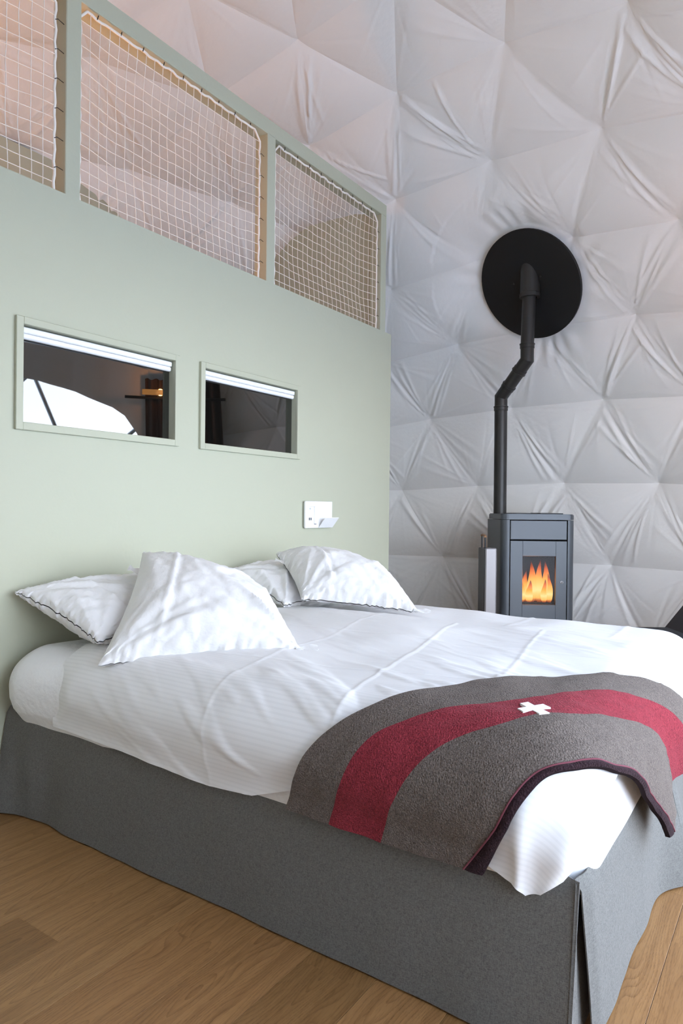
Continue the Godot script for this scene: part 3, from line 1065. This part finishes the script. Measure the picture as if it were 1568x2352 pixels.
func build_blanket() -> void:
	# a folded wool blanket laid slantwise over the near foot corner, in flat cloth points (a, b)
	var L := [
		[Vector2(1.198, -1.087), Vector2(1.309, -1.042), Vector2(1.37, -1.0), Vector2(1.457, -0.908), Vector2(1.58, -0.79), Vector2(1.815, -0.642), Vector2(1.96, -0.535), Vector2(2.13, -0.418), Vector2(2.245, -0.36), Vector2(2.33, -0.31), Vector2(2.424, -0.245), Vector2(2.50, -0.17)],
		[Vector2(1.194, -0.952), Vector2(1.309, -0.91), Vector2(1.398, -0.856), Vector2(1.46, -0.771), Vector2(1.54, -0.65), Vector2(1.645, -0.548), Vector2(1.775, -0.482), Vector2(1.945, -0.415), Vector2(2.10, -0.345), Vector2(2.185, -0.28), Vector2(2.262, -0.155)],
		[Vector2(1.192, -0.803), Vector2(1.287, -0.772), Vector2(1.366, -0.72), Vector2(1.432, -0.651), Vector2(1.49, -0.56), Vector2(1.59, -0.468), Vector2(1.747, -0.403), Vector2(1.91, -0.345), Vector2(2.04, -0.275), Vector2(2.16, -0.15)],
		[Vector2(1.194, -0.597), Vector2(1.285, -0.535), Vector2(1.358, -0.492), Vector2(1.412, -0.458), Vector2(1.468, -0.408), Vector2(1.559, -0.356), Vector2(1.66, -0.318), Vector2(1.776, -0.247), Vector2(1.884, -0.168), Vector2(2.036, -0.060)],
		[Vector2(1.192, -0.555), Vector2(1.29, -0.508), Vector2(1.367, -0.465), Vector2(1.415, -0.438), Vector2(1.469, -0.392), Vector2(1.56, -0.342), Vector2(1.655, -0.306), Vector2(1.76, -0.238), Vector2(1.866, -0.160), Vector2(2.016, -0.048)]]
	for i in L.size(): L[i] = smooth_line(L[i])
	var bl := thing("blanket", "grey wool blanket with red stripe and white cross over the foot corner of the bed", "blanket", Vector3(1.8, 0.63, -0.6))
	var nz := noise(1.5, 300, 2)
	var names := ["wool_field", "red_stripe", "wool_field", "hem_binding"]
	var mats := [M.wool, M.red, M.wool, M.hem]
	var nu := 160
	var lift := func(c: Vector2, f: float, g: float) -> float:
		# g runs 0 at the outer edge to 1 at the hem
		return maxf(near_cloth(c.x, c.y, 1.19, false), 0.012) + 0.020 + 0.004 * nz.get_noise_2d(f * 6.0, g * 4.0) + 0.014 * gauss(f - 1.0, 0.18) * sin(g * 9.0)
	var gs := [0.0, 0.27, 0.52, 0.94, 1.0]
	for s in 4:
		var m := 16 if s < 3 else 6
		var p := PackedVector3Array(); var q := PackedVector3Array(); var uv := PackedVector2Array()
		for j in m + 1:
			for i in nu + 1:
				var f := float(i) / nu
				var c: Vector2 = along(L[s], f).lerp(along(L[s + 1], f), float(j) / m)
				var g := lerpf(gs[s], gs[s + 1], float(j) / m)
				var o: float = lift.call(c, f, g)
				if s == 3: o += 0.004 * sin(float(j) / m * PI)
				p.append(over_bed(c.x, c.y, o))
				q.append(over_bed(c.x, c.y, o - 0.012))
				uv.append(c)
		var mb := MB.new()
		mb.grid(p, nu + 1, m + 1, uv, true)
		mb.grid(q, nu + 1, m + 1, uv)
		# edges of the folded cloth, rounded a little
		for e in [0, m]:
			if (e == 0 and s != 0) or (e == m and s != 3): continue
			for i in nu:
				var a: int = e * (nu + 1) + i
				if e == 0: mb.quad(p[a], p[a + 1], q[a + 1], q[a])
				else: mb.quad(p[a + 1], p[a], q[a], q[a + 1])
		for j in m:
			for e in [0, nu]:
				var a: int = j * (nu + 1) + e
				var b: int = a + nu + 1
				if e == 0: mb.quad(p[b], p[a], q[a], q[b])
				else: mb.quad(p[a], p[b], q[b], q[a])
		var o := obj(names[s], mb, mats[s], bl)
		if s == 1: o.set_meta("label", "woven red stripe")
		if s == 3: o.set_meta("label", "dark bound hem")
	var st := MB.new()
	var sp := PackedVector3Array()
	for i in 121:
		var f := i / 120.0
		var c: Vector2 = along(L[3], f)
		sp.append(over_bed(c.x, c.y, lift.call(c, f, 0.94) + 0.001))
	st.tube(sp, 0.0022, 6)
	obj("stitching", st, M.thread, bl)
	# the white cross patch
	var cr := MB.new()
	var ctr := Vector2(1.571, -0.520)
	var ex := Vector2(0.82, 0.57).normalized()
	var ey := Vector2(-ex.y, ex.x)
	for r in [[-0.036, 0.036, -0.0115, 0.0115], [-0.0115, 0.0115, -0.036, -0.0115], [-0.0115, 0.0115, 0.0115, 0.036]]:
		var g := PackedVector3Array()
		for j in 5:
			for i in 5:
				var c: Vector2 = ctr + ex * lerpf(r[0], r[1], i / 4.0) + ey * lerpf(r[2], r[3], j / 4.0)
				g.append(over_bed(c.x, c.y, lift.call(c, 0.5, 0.4) + 0.004))
		cr.grid(g, 5, 5, PackedVector2Array(), true)
		var h := PackedVector3Array()
		for w in g: h.append(w - Vector3(0, 0.012, 0))
		for i in 4:
			cr.quad(g[i], g[i + 1], h[i + 1], h[i]); cr.quad(g[21 + i], g[20 + i], h[20 + i], h[21 + i])
			cr.quad(g[5 * i + 5], g[5 * i], h[5 * i], h[5 * i + 5]); cr.quad(g[5 * i + 4], g[5 * i + 9], h[5 * i + 9], h[5 * i + 4])
	obj("white_cross", cr, M.patch, bl)

func pillow(label: String, c: Array, thick: float, seed_: int, plump: Vector3) -> void:
	# c: four corners, counter-clockwise seen from the upper side
	var mid: Vector3 = (c[0] + c[1] + c[2] + c[3]) / 4.0
	var n := 72
	var nz := noise(2.3, seed_, 3)
	var nf := noise(7.0, seed_ + 3, 2)
	var nrm: Vector3 = (c[2] - c[0]).cross(c[3] - c[1]).normalized()
	var root := thing("pillow", label, "pillow", mid - nrm * thick * 0.5, "pillows at the head of the bed")
	var r := RandomNumberGenerator.new(); r.seed = seed_
	var folds := []
	for k in 4:
		var l := []
		for q in 7: l.append([r.randf_range(0.1, PI / 2 - 0.1), r.randf_range(0.03, 0.08), r.randf_range(0.3, 1.0)])
		folds.append(l)
	var mb := MB.new()
	for sg in [1.0, -1.0]:
		var p := PackedVector3Array()
		for j in n + 1:
			for i in n + 1:
				# samples crowd towards the rim
				var s := sin((float(i) / n * 2 - 1) * PI / 2)
				var t := sin((float(j) / n * 2 - 1) * PI / 2)
				var s2 := s * (1.0 - 0.075 * (1.0 - t * t) * absf(s))
				var t2 := t * (1.0 - 0.075 * (1.0 - s * s) * absf(t))
				var u := s2 * 0.5 + 0.5
				var v := t2 * 0.5 + 0.5
				var q: Vector3 = (c[0] * (1 - u) + c[1] * u) * (1 - v) + (c[3] * (1 - u) + c[2] * u) * v
				var es := 1.0 - s * s
				var et := 1.0 - t * t
				var body := pow(clampf(es * et, 0, 1), 0.42)
				var h := thick * 0.5 * body
				var wr := 0.006 * nz.get_noise_2d((u * 0.8 + v * 0.6) * 4.5, (v * 0.8 - u * 0.6) * 1.6) + 0.0022 * nf.get_noise_2d(u * 1.4, v * 3.0)
				for k in 4:
					var cu := u if k == 0 or k == 3 else 1.0 - u
					var cv := v if k < 2 else 1.0 - v
					var rho := sqrt(cu * cu + cv * cv)
					if rho > 0.75 or rho < 0.01: continue
					var th := atan2(cv, cu)
					for f in folds[k]:
						var da: float = (th - f[0]) / f[1]
						if absf(da) < 3.0: wr += 0.085 * f[2] * rho * pow(1.0 - rho / 0.75, 1.4) * exp(-da * da * 0.5)
				# the hem seam across the open end
				wr += 0.006 * gauss(u - 0.26, 0.010) - 0.004 * gauss(u - 0.295, 0.012)
				q += nrm * sg * (h + wr * pow(clampf(es * et * 3.0, 0, 1), 0.5) + 0.002)
				q += plump * body
				var wav := 0.010 * nf.get_noise_2d((u + v) * 2.0, (u - v) * 2.0) * (1.0 - body)
				q += Vector3(wav, 0.6 * wav, -wav)
				p.append(q)
		mb.grid(p, n + 1, n + 1, PackedVector2Array(), sg < 0)
	obj("pillowcase", mb, M.linen, root)
	if plump == Vector3.ZERO: return
	# loose ends of the case that stick out at the open side
	for q in [[c[1], (c[1] - c[0]).normalized(), 0.055], [c[0].lerp(c[3], 0.80), (c[3] - c[2]).normalized(), 0.03]]:
		var tb := MB.new()
		var ex: Vector3 = q[1]
		var ey: Vector3 = nrm.cross(ex).normalized()
		var st: Vector3 = q[0] - ex * 0.02 + plump * 0.2
		var l: float = q[2] + 0.02
		var top := PackedVector3Array(); var low := PackedVector3Array()
		for j in 4:
			for i in 9:
				var p: Vector3 = st + ex * l * i / 8.0 + ey * (j / 3.0 - 0.5) * 0.034 + nrm * (0.004 * sin(i * 0.9 + j) - 0.002)
				top.append(p); low.append(p - nrm * 0.003)
		tb.grid(top, 9, 4); tb.grid(low, 9, 4, PackedVector2Array(), true)
		for i in 8:
			tb.quad(low[i], low[i + 1], top[i + 1], top[i]); tb.quad(top[27 + i], top[28 + i], low[28 + i], low[27 + i])
		for j in 3: tb.quad(top[j * 9 + 8], low[j * 9 + 8], low[j * 9 + 17], top[j * 9 + 17])
		obj("case_end", tb, M.linen, root)

func build_pillows() -> void:
	pillow("flat white pillow against the wall at the near side, under the leaning one", [Vector3(1.46, 0.655, -1.99), Vector3(2.12, 0.67, -1.97), Vector3(2.10, 0.80, -2.40), Vector3(1.405, 0.80, -2.405)], 0.17, 501, Vector3(0, 0.0, 0))
	pillow("flat white pillow against the wall at the far side, half hidden by pillows", [Vector3(2.47, 0.67, -1.99), Vector3(3.13, 0.67, -1.99), Vector3(3.13, 0.80, -2.40), Vector3(2.50, 0.80, -2.405)], 0.17, 502, Vector3(0, 0, 0))
	pillow("large rumpled white pillow leaning in front, nearest the camera", [Vector3(1.395, 0.600, -1.90), Vector3(1.825, 0.64, -1.40), Vector3(2.16, 0.735, -1.84), Vector3(1.835, 0.93, -2.22)], 0.19, 503, Vector3(0.03, 0.05, 0))
	pillow("rumpled white pillow leaning at the far side of the bed, nearest the stove", [Vector3(2.50, 0.70, -1.92), Vector3(2.70, 0.665, -1.42), Vector3(3.05, 0.745, -1.84), Vector3(2.68, 0.885, -2.22)], 0.18, 504, Vector3(0.03, 0.06, 0))

# ------------------------------------------------------------------ stove, flue and bin
func local_at(o: Node3D, at: Vector3) -> void:
	o.position = at
	o.basis = Basis(RT, Vector3.UP, -FW)
	o.set_meta("local", true)

func rr(w: float, z0: float, z1: float, r: float) -> PackedVector2Array:
	# round-cornered rectangle, x -w..w, y z0..z1
	var p := PackedVector2Array()
	for q in [[w - r, z1 - r, 0.0], [-w + r, z1 - r, 90.0], [-w + r, z0 + r, 180.0], [w - r, z0 + r, 270.0]]:
		for k in 7:
			var a: float = deg_to_rad(q[2] + 15.0 * k)
			p.append(Vector2(q[0] + cos(a) * r, q[1] + sin(a) * r))
	return p

func build_stove() -> void:
	var at := CAM + FW * 4.95 + RT * 1.430
	at.y = 0.0
	var s := thing("pellet_stove", "dark grey pellet stove burning behind its glass door, against the tent wall", "stove", at)
	local_at(s, at)
	var f := func(p: Vector2, d: float) -> Vector3: return Vector3(p.x, d, p.y)
	var w := 0.268
	# body: the outline seen from above, open at the front for the fire box
	var o := PackedVector2Array()
	for k in 9:
		var a := deg_to_rad(90.0 - 11.25 * k)
		o.append(Vector2(w - 0.05 + cos(a) * 0.05, -0.05 + sin(a) * 0.05))
	o.append_array(PackedVector2Array([Vector2(w, -0.47), Vector2(-w, -0.47)]))
	for k in 9:
		var a := deg_to_rad(180.0 - 11.25 * k)
		o.append(Vector2(-w + 0.05 + cos(a) * 0.05, -0.05 + sin(a) * 0.05))
	o.append_array(PackedVector2Array([Vector2(-0.209, 0), Vector2(-0.209, -0.24), Vector2(0.213, -0.24), Vector2(0.213, 0)]))
	var b := MB.new()
	b.prism(o, f, 0.03, 1.054)
	obj("body", b, M.iron, s)
	b = MB.new()
	b.prism(rr(0.262, -0.46, -0.008, 0.05), f, 0.0, 0.03)
	obj("plinth", b, M.iron_dark, s)
	b = MB.new()
	b.prism(rr(w, -0.47, 0.0, 0.05), f, 1.057, 1.092)
	b.prism(rr(w - 0.006, -0.464, -0.006, 0.046), f, 1.092, 1.098)
	obj("top_plate", b, M.iron, s)
	b = MB.new()
	b.box(Vector3(-0.16, 1.098, -0.33), Vector3(-0.02, 1.104, -0.10), 0.002)
	obj("hopper_lid", b, M.iron_dark, s)
	b = MB.new()
	b.box(Vector3(0.04, 1.098, -0.36), Vector3(0.21, 1.106, -0.10), 0.002)
	obj("hopper_lid", b, M.iron_dark, s)
	b = MB.new()
	b.box(Vector3(-0.203, 0.912, -0.22), Vector3(0.207, 1.051, -0.002), 0.003)
	obj("upper_panel", b, M.iron, s)
	# door with its opening
	var door := MB.new()
	door.box(Vector3(-0.203, 0.06, -0.022), Vector3(-0.113, 0.903, 0.002), 0.002)
	door.box(Vector3(0.127, 0.06, -0.022), Vector3(0.207, 0.903, 0.002), 0.002)
	door.box(Vector3(-0.114, 0.792, -0.022), Vector3(0.128, 0.903, 0.002), 0.002)
	door.box(Vector3(-0.114, 0.06, -0.022), Vector3(0.128, 0.440, 0.002), 0.002)
	var dn := obj("door", door, M.iron, s)
	dn.set_meta("local", true)
	var pane := MB.new()
	pane.box(Vector3(-0.113, 0.440, -0.014), Vector3(0.127, 0.792, -0.009))
	var po := obj("door_glass", pane, M.stoveglass, dn)
	var lk := MB.new()
	lk.lathe(PackedVector2Array([Vector2(0.011, 0.0), Vector2(0.011, 0.003), Vector2(0.007, 0.004), Vector2(0.0001, 0.004)]), 20, Vector3(0.172, 0.604, 0.002), Vector3.BACK)
	obj("lock", lk, M.steel, dn)
	lk = MB.new()
	lk.box(Vector3(0.1695, 0.597, 0.005), Vector3(0.1745, 0.611, 0.0075), 0.001)
	obj("keyhole", lk, M.soot, dn)
	b = MB.new()
	b.box(Vector3(-0.205, 0.40, -0.236), Vector3(0.209, 0.436, -0.03))
	b.box(Vector3(-0.205, 0.80, -0.236), Vector3(0.209, 0.90, -0.03))
	b.box(Vector3(-0.205, 0.436, -0.238), Vector3(0.209, 0.80, -0.225))
	obj("fire_box", b, M.soot, s)
	# flames, each a twisted tongue
	var tongues := [[-0.098, 0.19, 0.020, -0.07], [-0.066, 0.23, 0.024, -0.10], [-0.022, 0.30, 0.030, -0.09], [0.012, 0.24, 0.026, -0.13], [0.034, 0.31, 0.026, -0.08], [0.080, 0.30, 0.028, -0.09], [0.102, 0.21, 0.018, -0.06], [-0.045, 0.16, 0.022, -0.06], [0.060, 0.17, 0.018, -0.05]]
	for t in tongues:
		var p := PackedVector3Array()
		for j in 25:
			var h := j / 24.0
			var rad: float = t[2] * 1.25 * pow(sin(PI * pow(h * 0.97 + 0.03, 0.55)), 0.9) + 0.0005
			var cx: float = t[0] + 0.010 * sin(h * 5.0 + t[0] * 60.0) * h
			for k in 15:
				var a := TAU * k / 14
				p.append(Vector3(cx + cos(a) * rad, 0.452 + h * t[1], t[3] + sin(a) * rad * 0.7))
		var fb := MB.new()
		fb.grid(p, 15, 25, PackedVector2Array(), true, true)
		for i in fb.t.size(): fb.t[i] = Vector2(0.5, clampf(float(i / 15) / 24.0, 0.01, 0.99))
		obj("flame", fb, M.flame, s)
	b = MB.new()
	b.box(Vector3(-0.11, 0.432, -0.17), Vector3(0.12, 0.452, -0.035), 0.004)
	obj("burn_pot", b, M.soot, s)
	var fire := OmniLight3D.new()
	fire.name = "fire_light"
	fire.light_color = c8(255, 150, 60); fire.light_energy = 0.05; fire.omni_range = 6.0; fire.omni_attenuation = 2.0
	fire.light_size = 0.05; fire.shadow_enabled = true
	s.add_child(fire)
	fire.position = Vector3(0, 0.62, -0.032)

	# slim metal bin with a loop handle, left of the stove
	var bat := CAM + FW * 4.75 + RT * 1.043
	bat.y = 0.0
	var k := thing("pellet_bin", "tall slim metal bin with loop handle standing left of the stove", "bin", bat)
	local_at(k, bat)
	b = MB.new()
	b.box(Vector3(-0.043, 0.0, -0.22), Vector3(0.043, 0.852, -0.004), 0.004)
	obj("bin_body", b, M.iron_dark, k)
	b = MB.new()
	b.box(Vector3(-0.040, 0.02, -0.006), Vector3(0.041, 0.860, 0.006), 0.008)
	obj("front_panel", b, M.steel, k).set_meta("label", "bare steel front panel")
	b = MB.new()
	b.tube(PackedVector3Array([Vector3(-0.028, 0.848, -0.06), Vector3(-0.028, 0.935, -0.06)]), 0.005, 8)
	obj("handle_bar", b, M.iron_dark, k)
	b = MB.new()
	b.tube(PackedVector3Array([Vector3(-0.022, 0.848, -0.20), Vector3(-0.022, 0.940, -0.20)]), 0.005, 8)
	obj("handle_bar", b, M.iron_dark, k)
	b = MB.new()
	b.tube(PackedVector3Array([Vector3(-0.028, 0.935, -0.055), Vector3(-0.026, 0.944, -0.10), Vector3(-0.024, 0.945, -0.16), Vector3(-0.022, 0.940, -0.205)]), 0.009, 10)
	obj("handle_grip", b, M.wood, k).set_meta("label", "wooden grip")

func build_flue() -> void:
	var r := 0.0485
	var A := Vector3(5.025, 1.09, -1.943)
	var B := Vector3(5.025, 1.992, -1.945)
	var Cc := Vector3(4.911, 2.229, -1.705)
	var D := Vector3(4.918, 2.86, -1.692)
	var fl := thing("stove_pipe", "black jointed stove pipe rising from the stove with a slanted offset", "stove pipe", A)
	var seg := func(a: Vector3, b: Vector3, called: String) -> void:
		var m := MB.new()
		m.tube(PackedVector3Array([a, b]), r, 28)
		obj(called, m, M.flue, fl)
	var collar := func(p: Vector3, d: Vector3) -> void:
		var m := MB.new()
		m.lathe(PackedVector2Array([Vector2(r, -0.016), Vector2(r + 0.004, -0.014), Vector2(r + 0.004, 0.010), Vector2(r + 0.007, 0.012), Vector2(r + 0.007, 0.018), Vector2(r, 0.020)]), 28, p, d.normalized())
		obj("collar", m, M.flue, fl)
	var d1 := (Cc - B).normalized()
	var low := B - Vector3(0, 0.09, 0)
	seg.call(A, low, "pipe_section")
	# mitred elbows
	var elbow := func(p0: Vector3, p1: Vector3, p2: Vector3) -> void:
		var m := MB.new()
		var u := (p1 - p0).normalized(); var w := (p2 - p1).normalized()
		var side := u.cross(w).normalized()
		var n0 := side.cross(u); var n1 := side.cross(w)
		var nm := (n0 + n1).normalized()
		var mit := nm / nm.dot(n0)
		for st in [[p0, n0, p1, mit], [p1, mit, p2, n1]]:
			var g := PackedVector3Array()
			for q in [0, 2]:
				for k in 29:
					var a := TAU * k / 28
					g.append(st[q] + (side * sin(a) + st[q + 1] * cos(a)) * r)
			m.grid(g, 29, 2, PackedVector2Array(), false, true)
		obj("elbow", m, M.flue, fl)
	elbow.call(low, B, B + d1 * 0.10)
	collar.call(low, Vector3.UP)
	var len_ := B.distance_to(Cc)
	seg.call(B + d1 * 0.09, Cc - d1 * 0.08, "pipe_section")
	collar.call(B + d1 * 0.10, d1)
	collar.call(Cc - d1 * 0.095, -d1)
	elbow.call(Cc - d1 * 0.09, Cc, Cc + Vector3(0, 0.10, 0))
	collar.call(Cc + Vector3(0, 0.10, 0), Vector3.UP)
	seg.call(Cc + Vector3(0, 0.10, 0), D, "pipe_section")
	# round plate on the liner with its sleeve
	var dir := PLATE_N.normalized()
	var pc := PLATE
	var pl := thing("flue_plate", "large round black plate where the stove pipe leaves through the tent", "flue plate", pc)
	var m := MB.new()
	m.lathe(PackedVector2Array([Vector2(0.0001, -0.006), Vector2(0.402, -0.006), Vector2(0.406, -0.002), Vector2(0.406, 0.012), Vector2(0.0001, 0.012)]), 72, pc, dir)
	# the bands above look along dir; turn the profile round
	for i in m.n.size(): m.n[i] = m.n[i]
	obj("plate", m, M.black, pl)
	m = MB.new()
	var cx := Vector3(D.x, 0, D.z)
	m.lathe(PackedVector2Array([Vector2(0.052, 2.685), Vector2(0.074, 2.685), Vector2(0.074, 2.712), Vector2(0.071, 2.716), Vector2(0.071, 2.98)]), 36, cx)
	obj("sleeve", m, M.flue, pl)
	for a in [[-0.115, 0.045], [0.115, 0.045]]:
		var e := dir.cross(Vector3.UP).normalized()
		var uu := e.cross(dir)
		var sc := MB.new()
		sc.lathe(PackedVector2Array([Vector2(0.008, 0.0), Vector2(0.007, 0.005), Vector2(0.0001, 0.007)]), 12, pc - dir * 0.006 + e * a[0] + uu * a[1], -dir)
		obj("screw", sc, M.flue, pl)

# ------------------------------------------------------------------ wall light and the chair
func build_small() -> void:
	var x0 := 3.195; var x1 := 3.468
	var y0 := 1.004; var y1 := 1.164
	var wl := thing("wall_light", "white square bedside light with folding shelf on the sage wall", "wall light", Vector3(3.33, 1.004, WALL))
	var b := MB.new()
	b.box(Vector3(x0 + 0.004, y0 + 0.006, WALL), Vector3(x1 - 0.004, y1 - 0.006, WALL + 0.012), 0.002)
	obj("wall_box", b, mat(c8(170, 172, 160), 0.6), wl)
	b = MB.new()
	var zf := WALL + 0.024
	# front plate round a recess
	b.box(Vector3(x0, y0, WALL + 0.012), Vector3(x0 + 0.035, y1, zf), 0.002)
	b.box(Vector3(x0 + 0.094, y0, WALL + 0.012), Vector3(x1, y1, zf), 0.002)
	b.box(Vector3(x0 + 0.033, y1 - 0.032, WALL + 0.012), Vector3(x0 + 0.096, y1, zf), 0.002)
	b.box(Vector3(x0 + 0.033, y0, WALL + 0.012), Vector3(x0 + 0.096, y0 + 0.022, zf), 0.002)
	b.box(Vector3(x0 + 0.030, y0 + 0.018, WALL + 0.012), Vector3(x0 + 0.098, y1 - 0.028, WALL + 0.015))
	obj("front_plate", b, M.white, wl)
	b = MB.new()
	b.box(Vector3(x0 + 0.045, y0 + 0.046, WALL + 0.015), Vector3(x0 + 0.055, y0 + 0.062, WALL + 0.0165), 0.001)
	b.box(Vector3(x0 + 0.061, y0 + 0.046, WALL + 0.015), Vector3(x0 + 0.071, y0 + 0.062, WALL + 0.0165), 0.001)
	b.box(Vector3(x0 + 0.088, y0 + 0.022, zf), Vector3(x0 + 0.108, y0 + 0.026, zf + 0.001))
	obj("usb_port", b, mat(c8(70, 74, 84), 0.5), wl)
	b = MB.new()
	b.lathe(PackedVector2Array([Vector2(0.006, 0.0), Vector2(0.006, 0.003), Vector2(0.0001, 0.004)]), 14, Vector3(x0 + 0.055, y1 - 0.045, WALL + 0.015), Vector3.BACK)
	obj("switch", b, mat(c8(190, 195, 196), 0.5), wl)
	# flap that folds out at the lower right
	b = MB.new()
	var fp := PackedVector2Array([Vector2(0, 0), Vector2(0.004, -0.001), Vector2(0.052, 0.058), Vector2(0.050, 0.061)])
	b.prism(fp, func(p: Vector2, d: float) -> Vector3: return Vector3(d, y0 + 0.002 + p.y, zf + p.x), x0 + 0.130, x1 - 0.002)
	obj("folding_shelf", b, M.white, wl)
	# dark chair beyond the far foot corner, only a sliver shows past the bed
	var cat := CAM + FW * 3.95 + RT * 2.30
	cat.y = 0.0
	var ch := thing("lounge_chair", "dark lounge chair cut off by the right edge of the picture behind the bed", "chair", cat)
	local_at(ch, cat)
	b = MB.new()
	b.rounded(Vector3(-0.62, 0.30, -0.33), Vector3(0.0, 0.405, 0.33), 0.035, 4)
	obj("seat", b, M.chair, ch)
	b = MB.new()
	var bp := PackedVector2Array([Vector2(-0.27, 0.40), Vector2(-0.20, 0.36), Vector2(0.20, 0.78), Vector2(0.18, 0.83), Vector2(0.10, 0.86)])
	b.prism(bp, func(p: Vector2, d: float) -> Vector3: return Vector3(p.x, p.y, d), -0.32, 0.32)
	obj("backrest", b, M.chair, ch)
	for q in [[-0.55, -0.27], [-0.55, 0.27], [-0.08, -0.27], [-0.08, 0.27]]:
		b = MB.new()
		b.tube(PackedVector3Array([Vector3(q[0], 0.31, q[1]), Vector3(q[0] + 0.02, 0.0, q[1])]), 0.016, 10)
		obj("leg", b, M.black, ch)

# ------------------------------------------------------------------ what the window mirrors, and the warm lamps
func on_dome(az: float, el: float, r: float) -> Vector3:
	var a := deg_to_rad(az)
	var e := deg_to_rad(el)
	return DC + Vector3(sin(a) * cos(e), sin(e), cos(a) * cos(e)) * r

func build_lamps() -> void:
	var cu := thing("curtain", "dark brown curtain beside the clear bay, mirrored in the wider inner window", "curtain", on_dome(49, -10, RAD - 0.2))
	var p := PackedVector3Array()
	for j in 15:
		for i in 61:
			var az := lerpf(42.5, 56.0, i / 60.0)
			var el := lerpf(29.0, -10.5, j / 14.0)
			p.append(on_dome(az, el, RAD - 0.16 + 0.025 * sin(i * 0.9)))
	var b := MB.new()
	b.grid(p, 61, 15)
	obj("cloth", b, M.curtain, cu)
	var rod := PackedVector3Array()
	for i in 13: rod.append(on_dome(lerpf(39.0, 57.0, i / 12.0), 26.2, RAD - 0.22))
	b = MB.new()
	b.tube(rod, 0.014, 10)
	tag(obj("curtain_rod", b, M.black), "thin black curtain rod in front of the dark curtain, mirrored in the window", "curtain rod")
	var at := on_dome(45.5, 28.0, RAD - 0.36)
	var la := thing("wall_lamp", "warm bar lamp above the curtain rod, mirrored in the wider inner window", "lamp", at)
	b = MB.new()
	var dirx := (on_dome(46.5, 28, RAD) - on_dome(44.5, 28, RAD)).normalized()
	b.tube(PackedVector3Array([at - dirx * 0.16, at + dirx * 0.16]), 0.025, 14)
	obj("glowing_tube", b, M.lampglow, la)
	b = MB.new()
	b.tube(PackedVector3Array([at + dirx * 0.17, on_dome(49.0, 28.5, RAD - 0.03)]), 0.012, 8)
	obj("bracket", b, M.black, la)
	lamp_light(la, Vector3.ZERO, 0.14, 0.03)
	# loft lamp on the loft floor, out of sight below the nets
	var lo := thing("loft_lamp", "warm globe lamp on the loft floor behind the middle net", "lamp", Vector3(1.72, 2.34, -3.0))
	b = MB.new()
	b.lathe(PackedVector2Array([Vector2(0.06, 0.0), Vector2(0.06, 0.01), Vector2(0.02, 0.012), Vector2(0.02, 0.02)]), 24, Vector3(1.72, 2.34, -3.0))
	obj("base", b, M.black, lo)
	b = MB.new()
	var prof := PackedVector2Array()
	for k in 13: prof.append(Vector2(maxf(0.0005, 0.07 * sin(PI * k / 12.0)), 0.085 - 0.07 * cos(PI * k / 12.0)))
	b.lathe(prof, 24, Vector3(1.72, 2.34, -3.0), Vector3.UP, false)
	obj("globe", b, M.lampglow, lo)
	lamp_light(lo, Vector3(0, 0.085, 0), 0.44, 0.05)

func lamp_light(parent: Node3D, at: Vector3, energy: float, size: float) -> void:
	var l := OmniLight3D.new()
	l.name = "lamp_light"
	l.light_color = c8(255, 170, 96); l.light_energy = energy; l.omni_range = 9.0; l.omni_attenuation = 2.0
	l.light_size = size; l.shadow_enabled = true
	parent.add_child(l)
	l.position = at
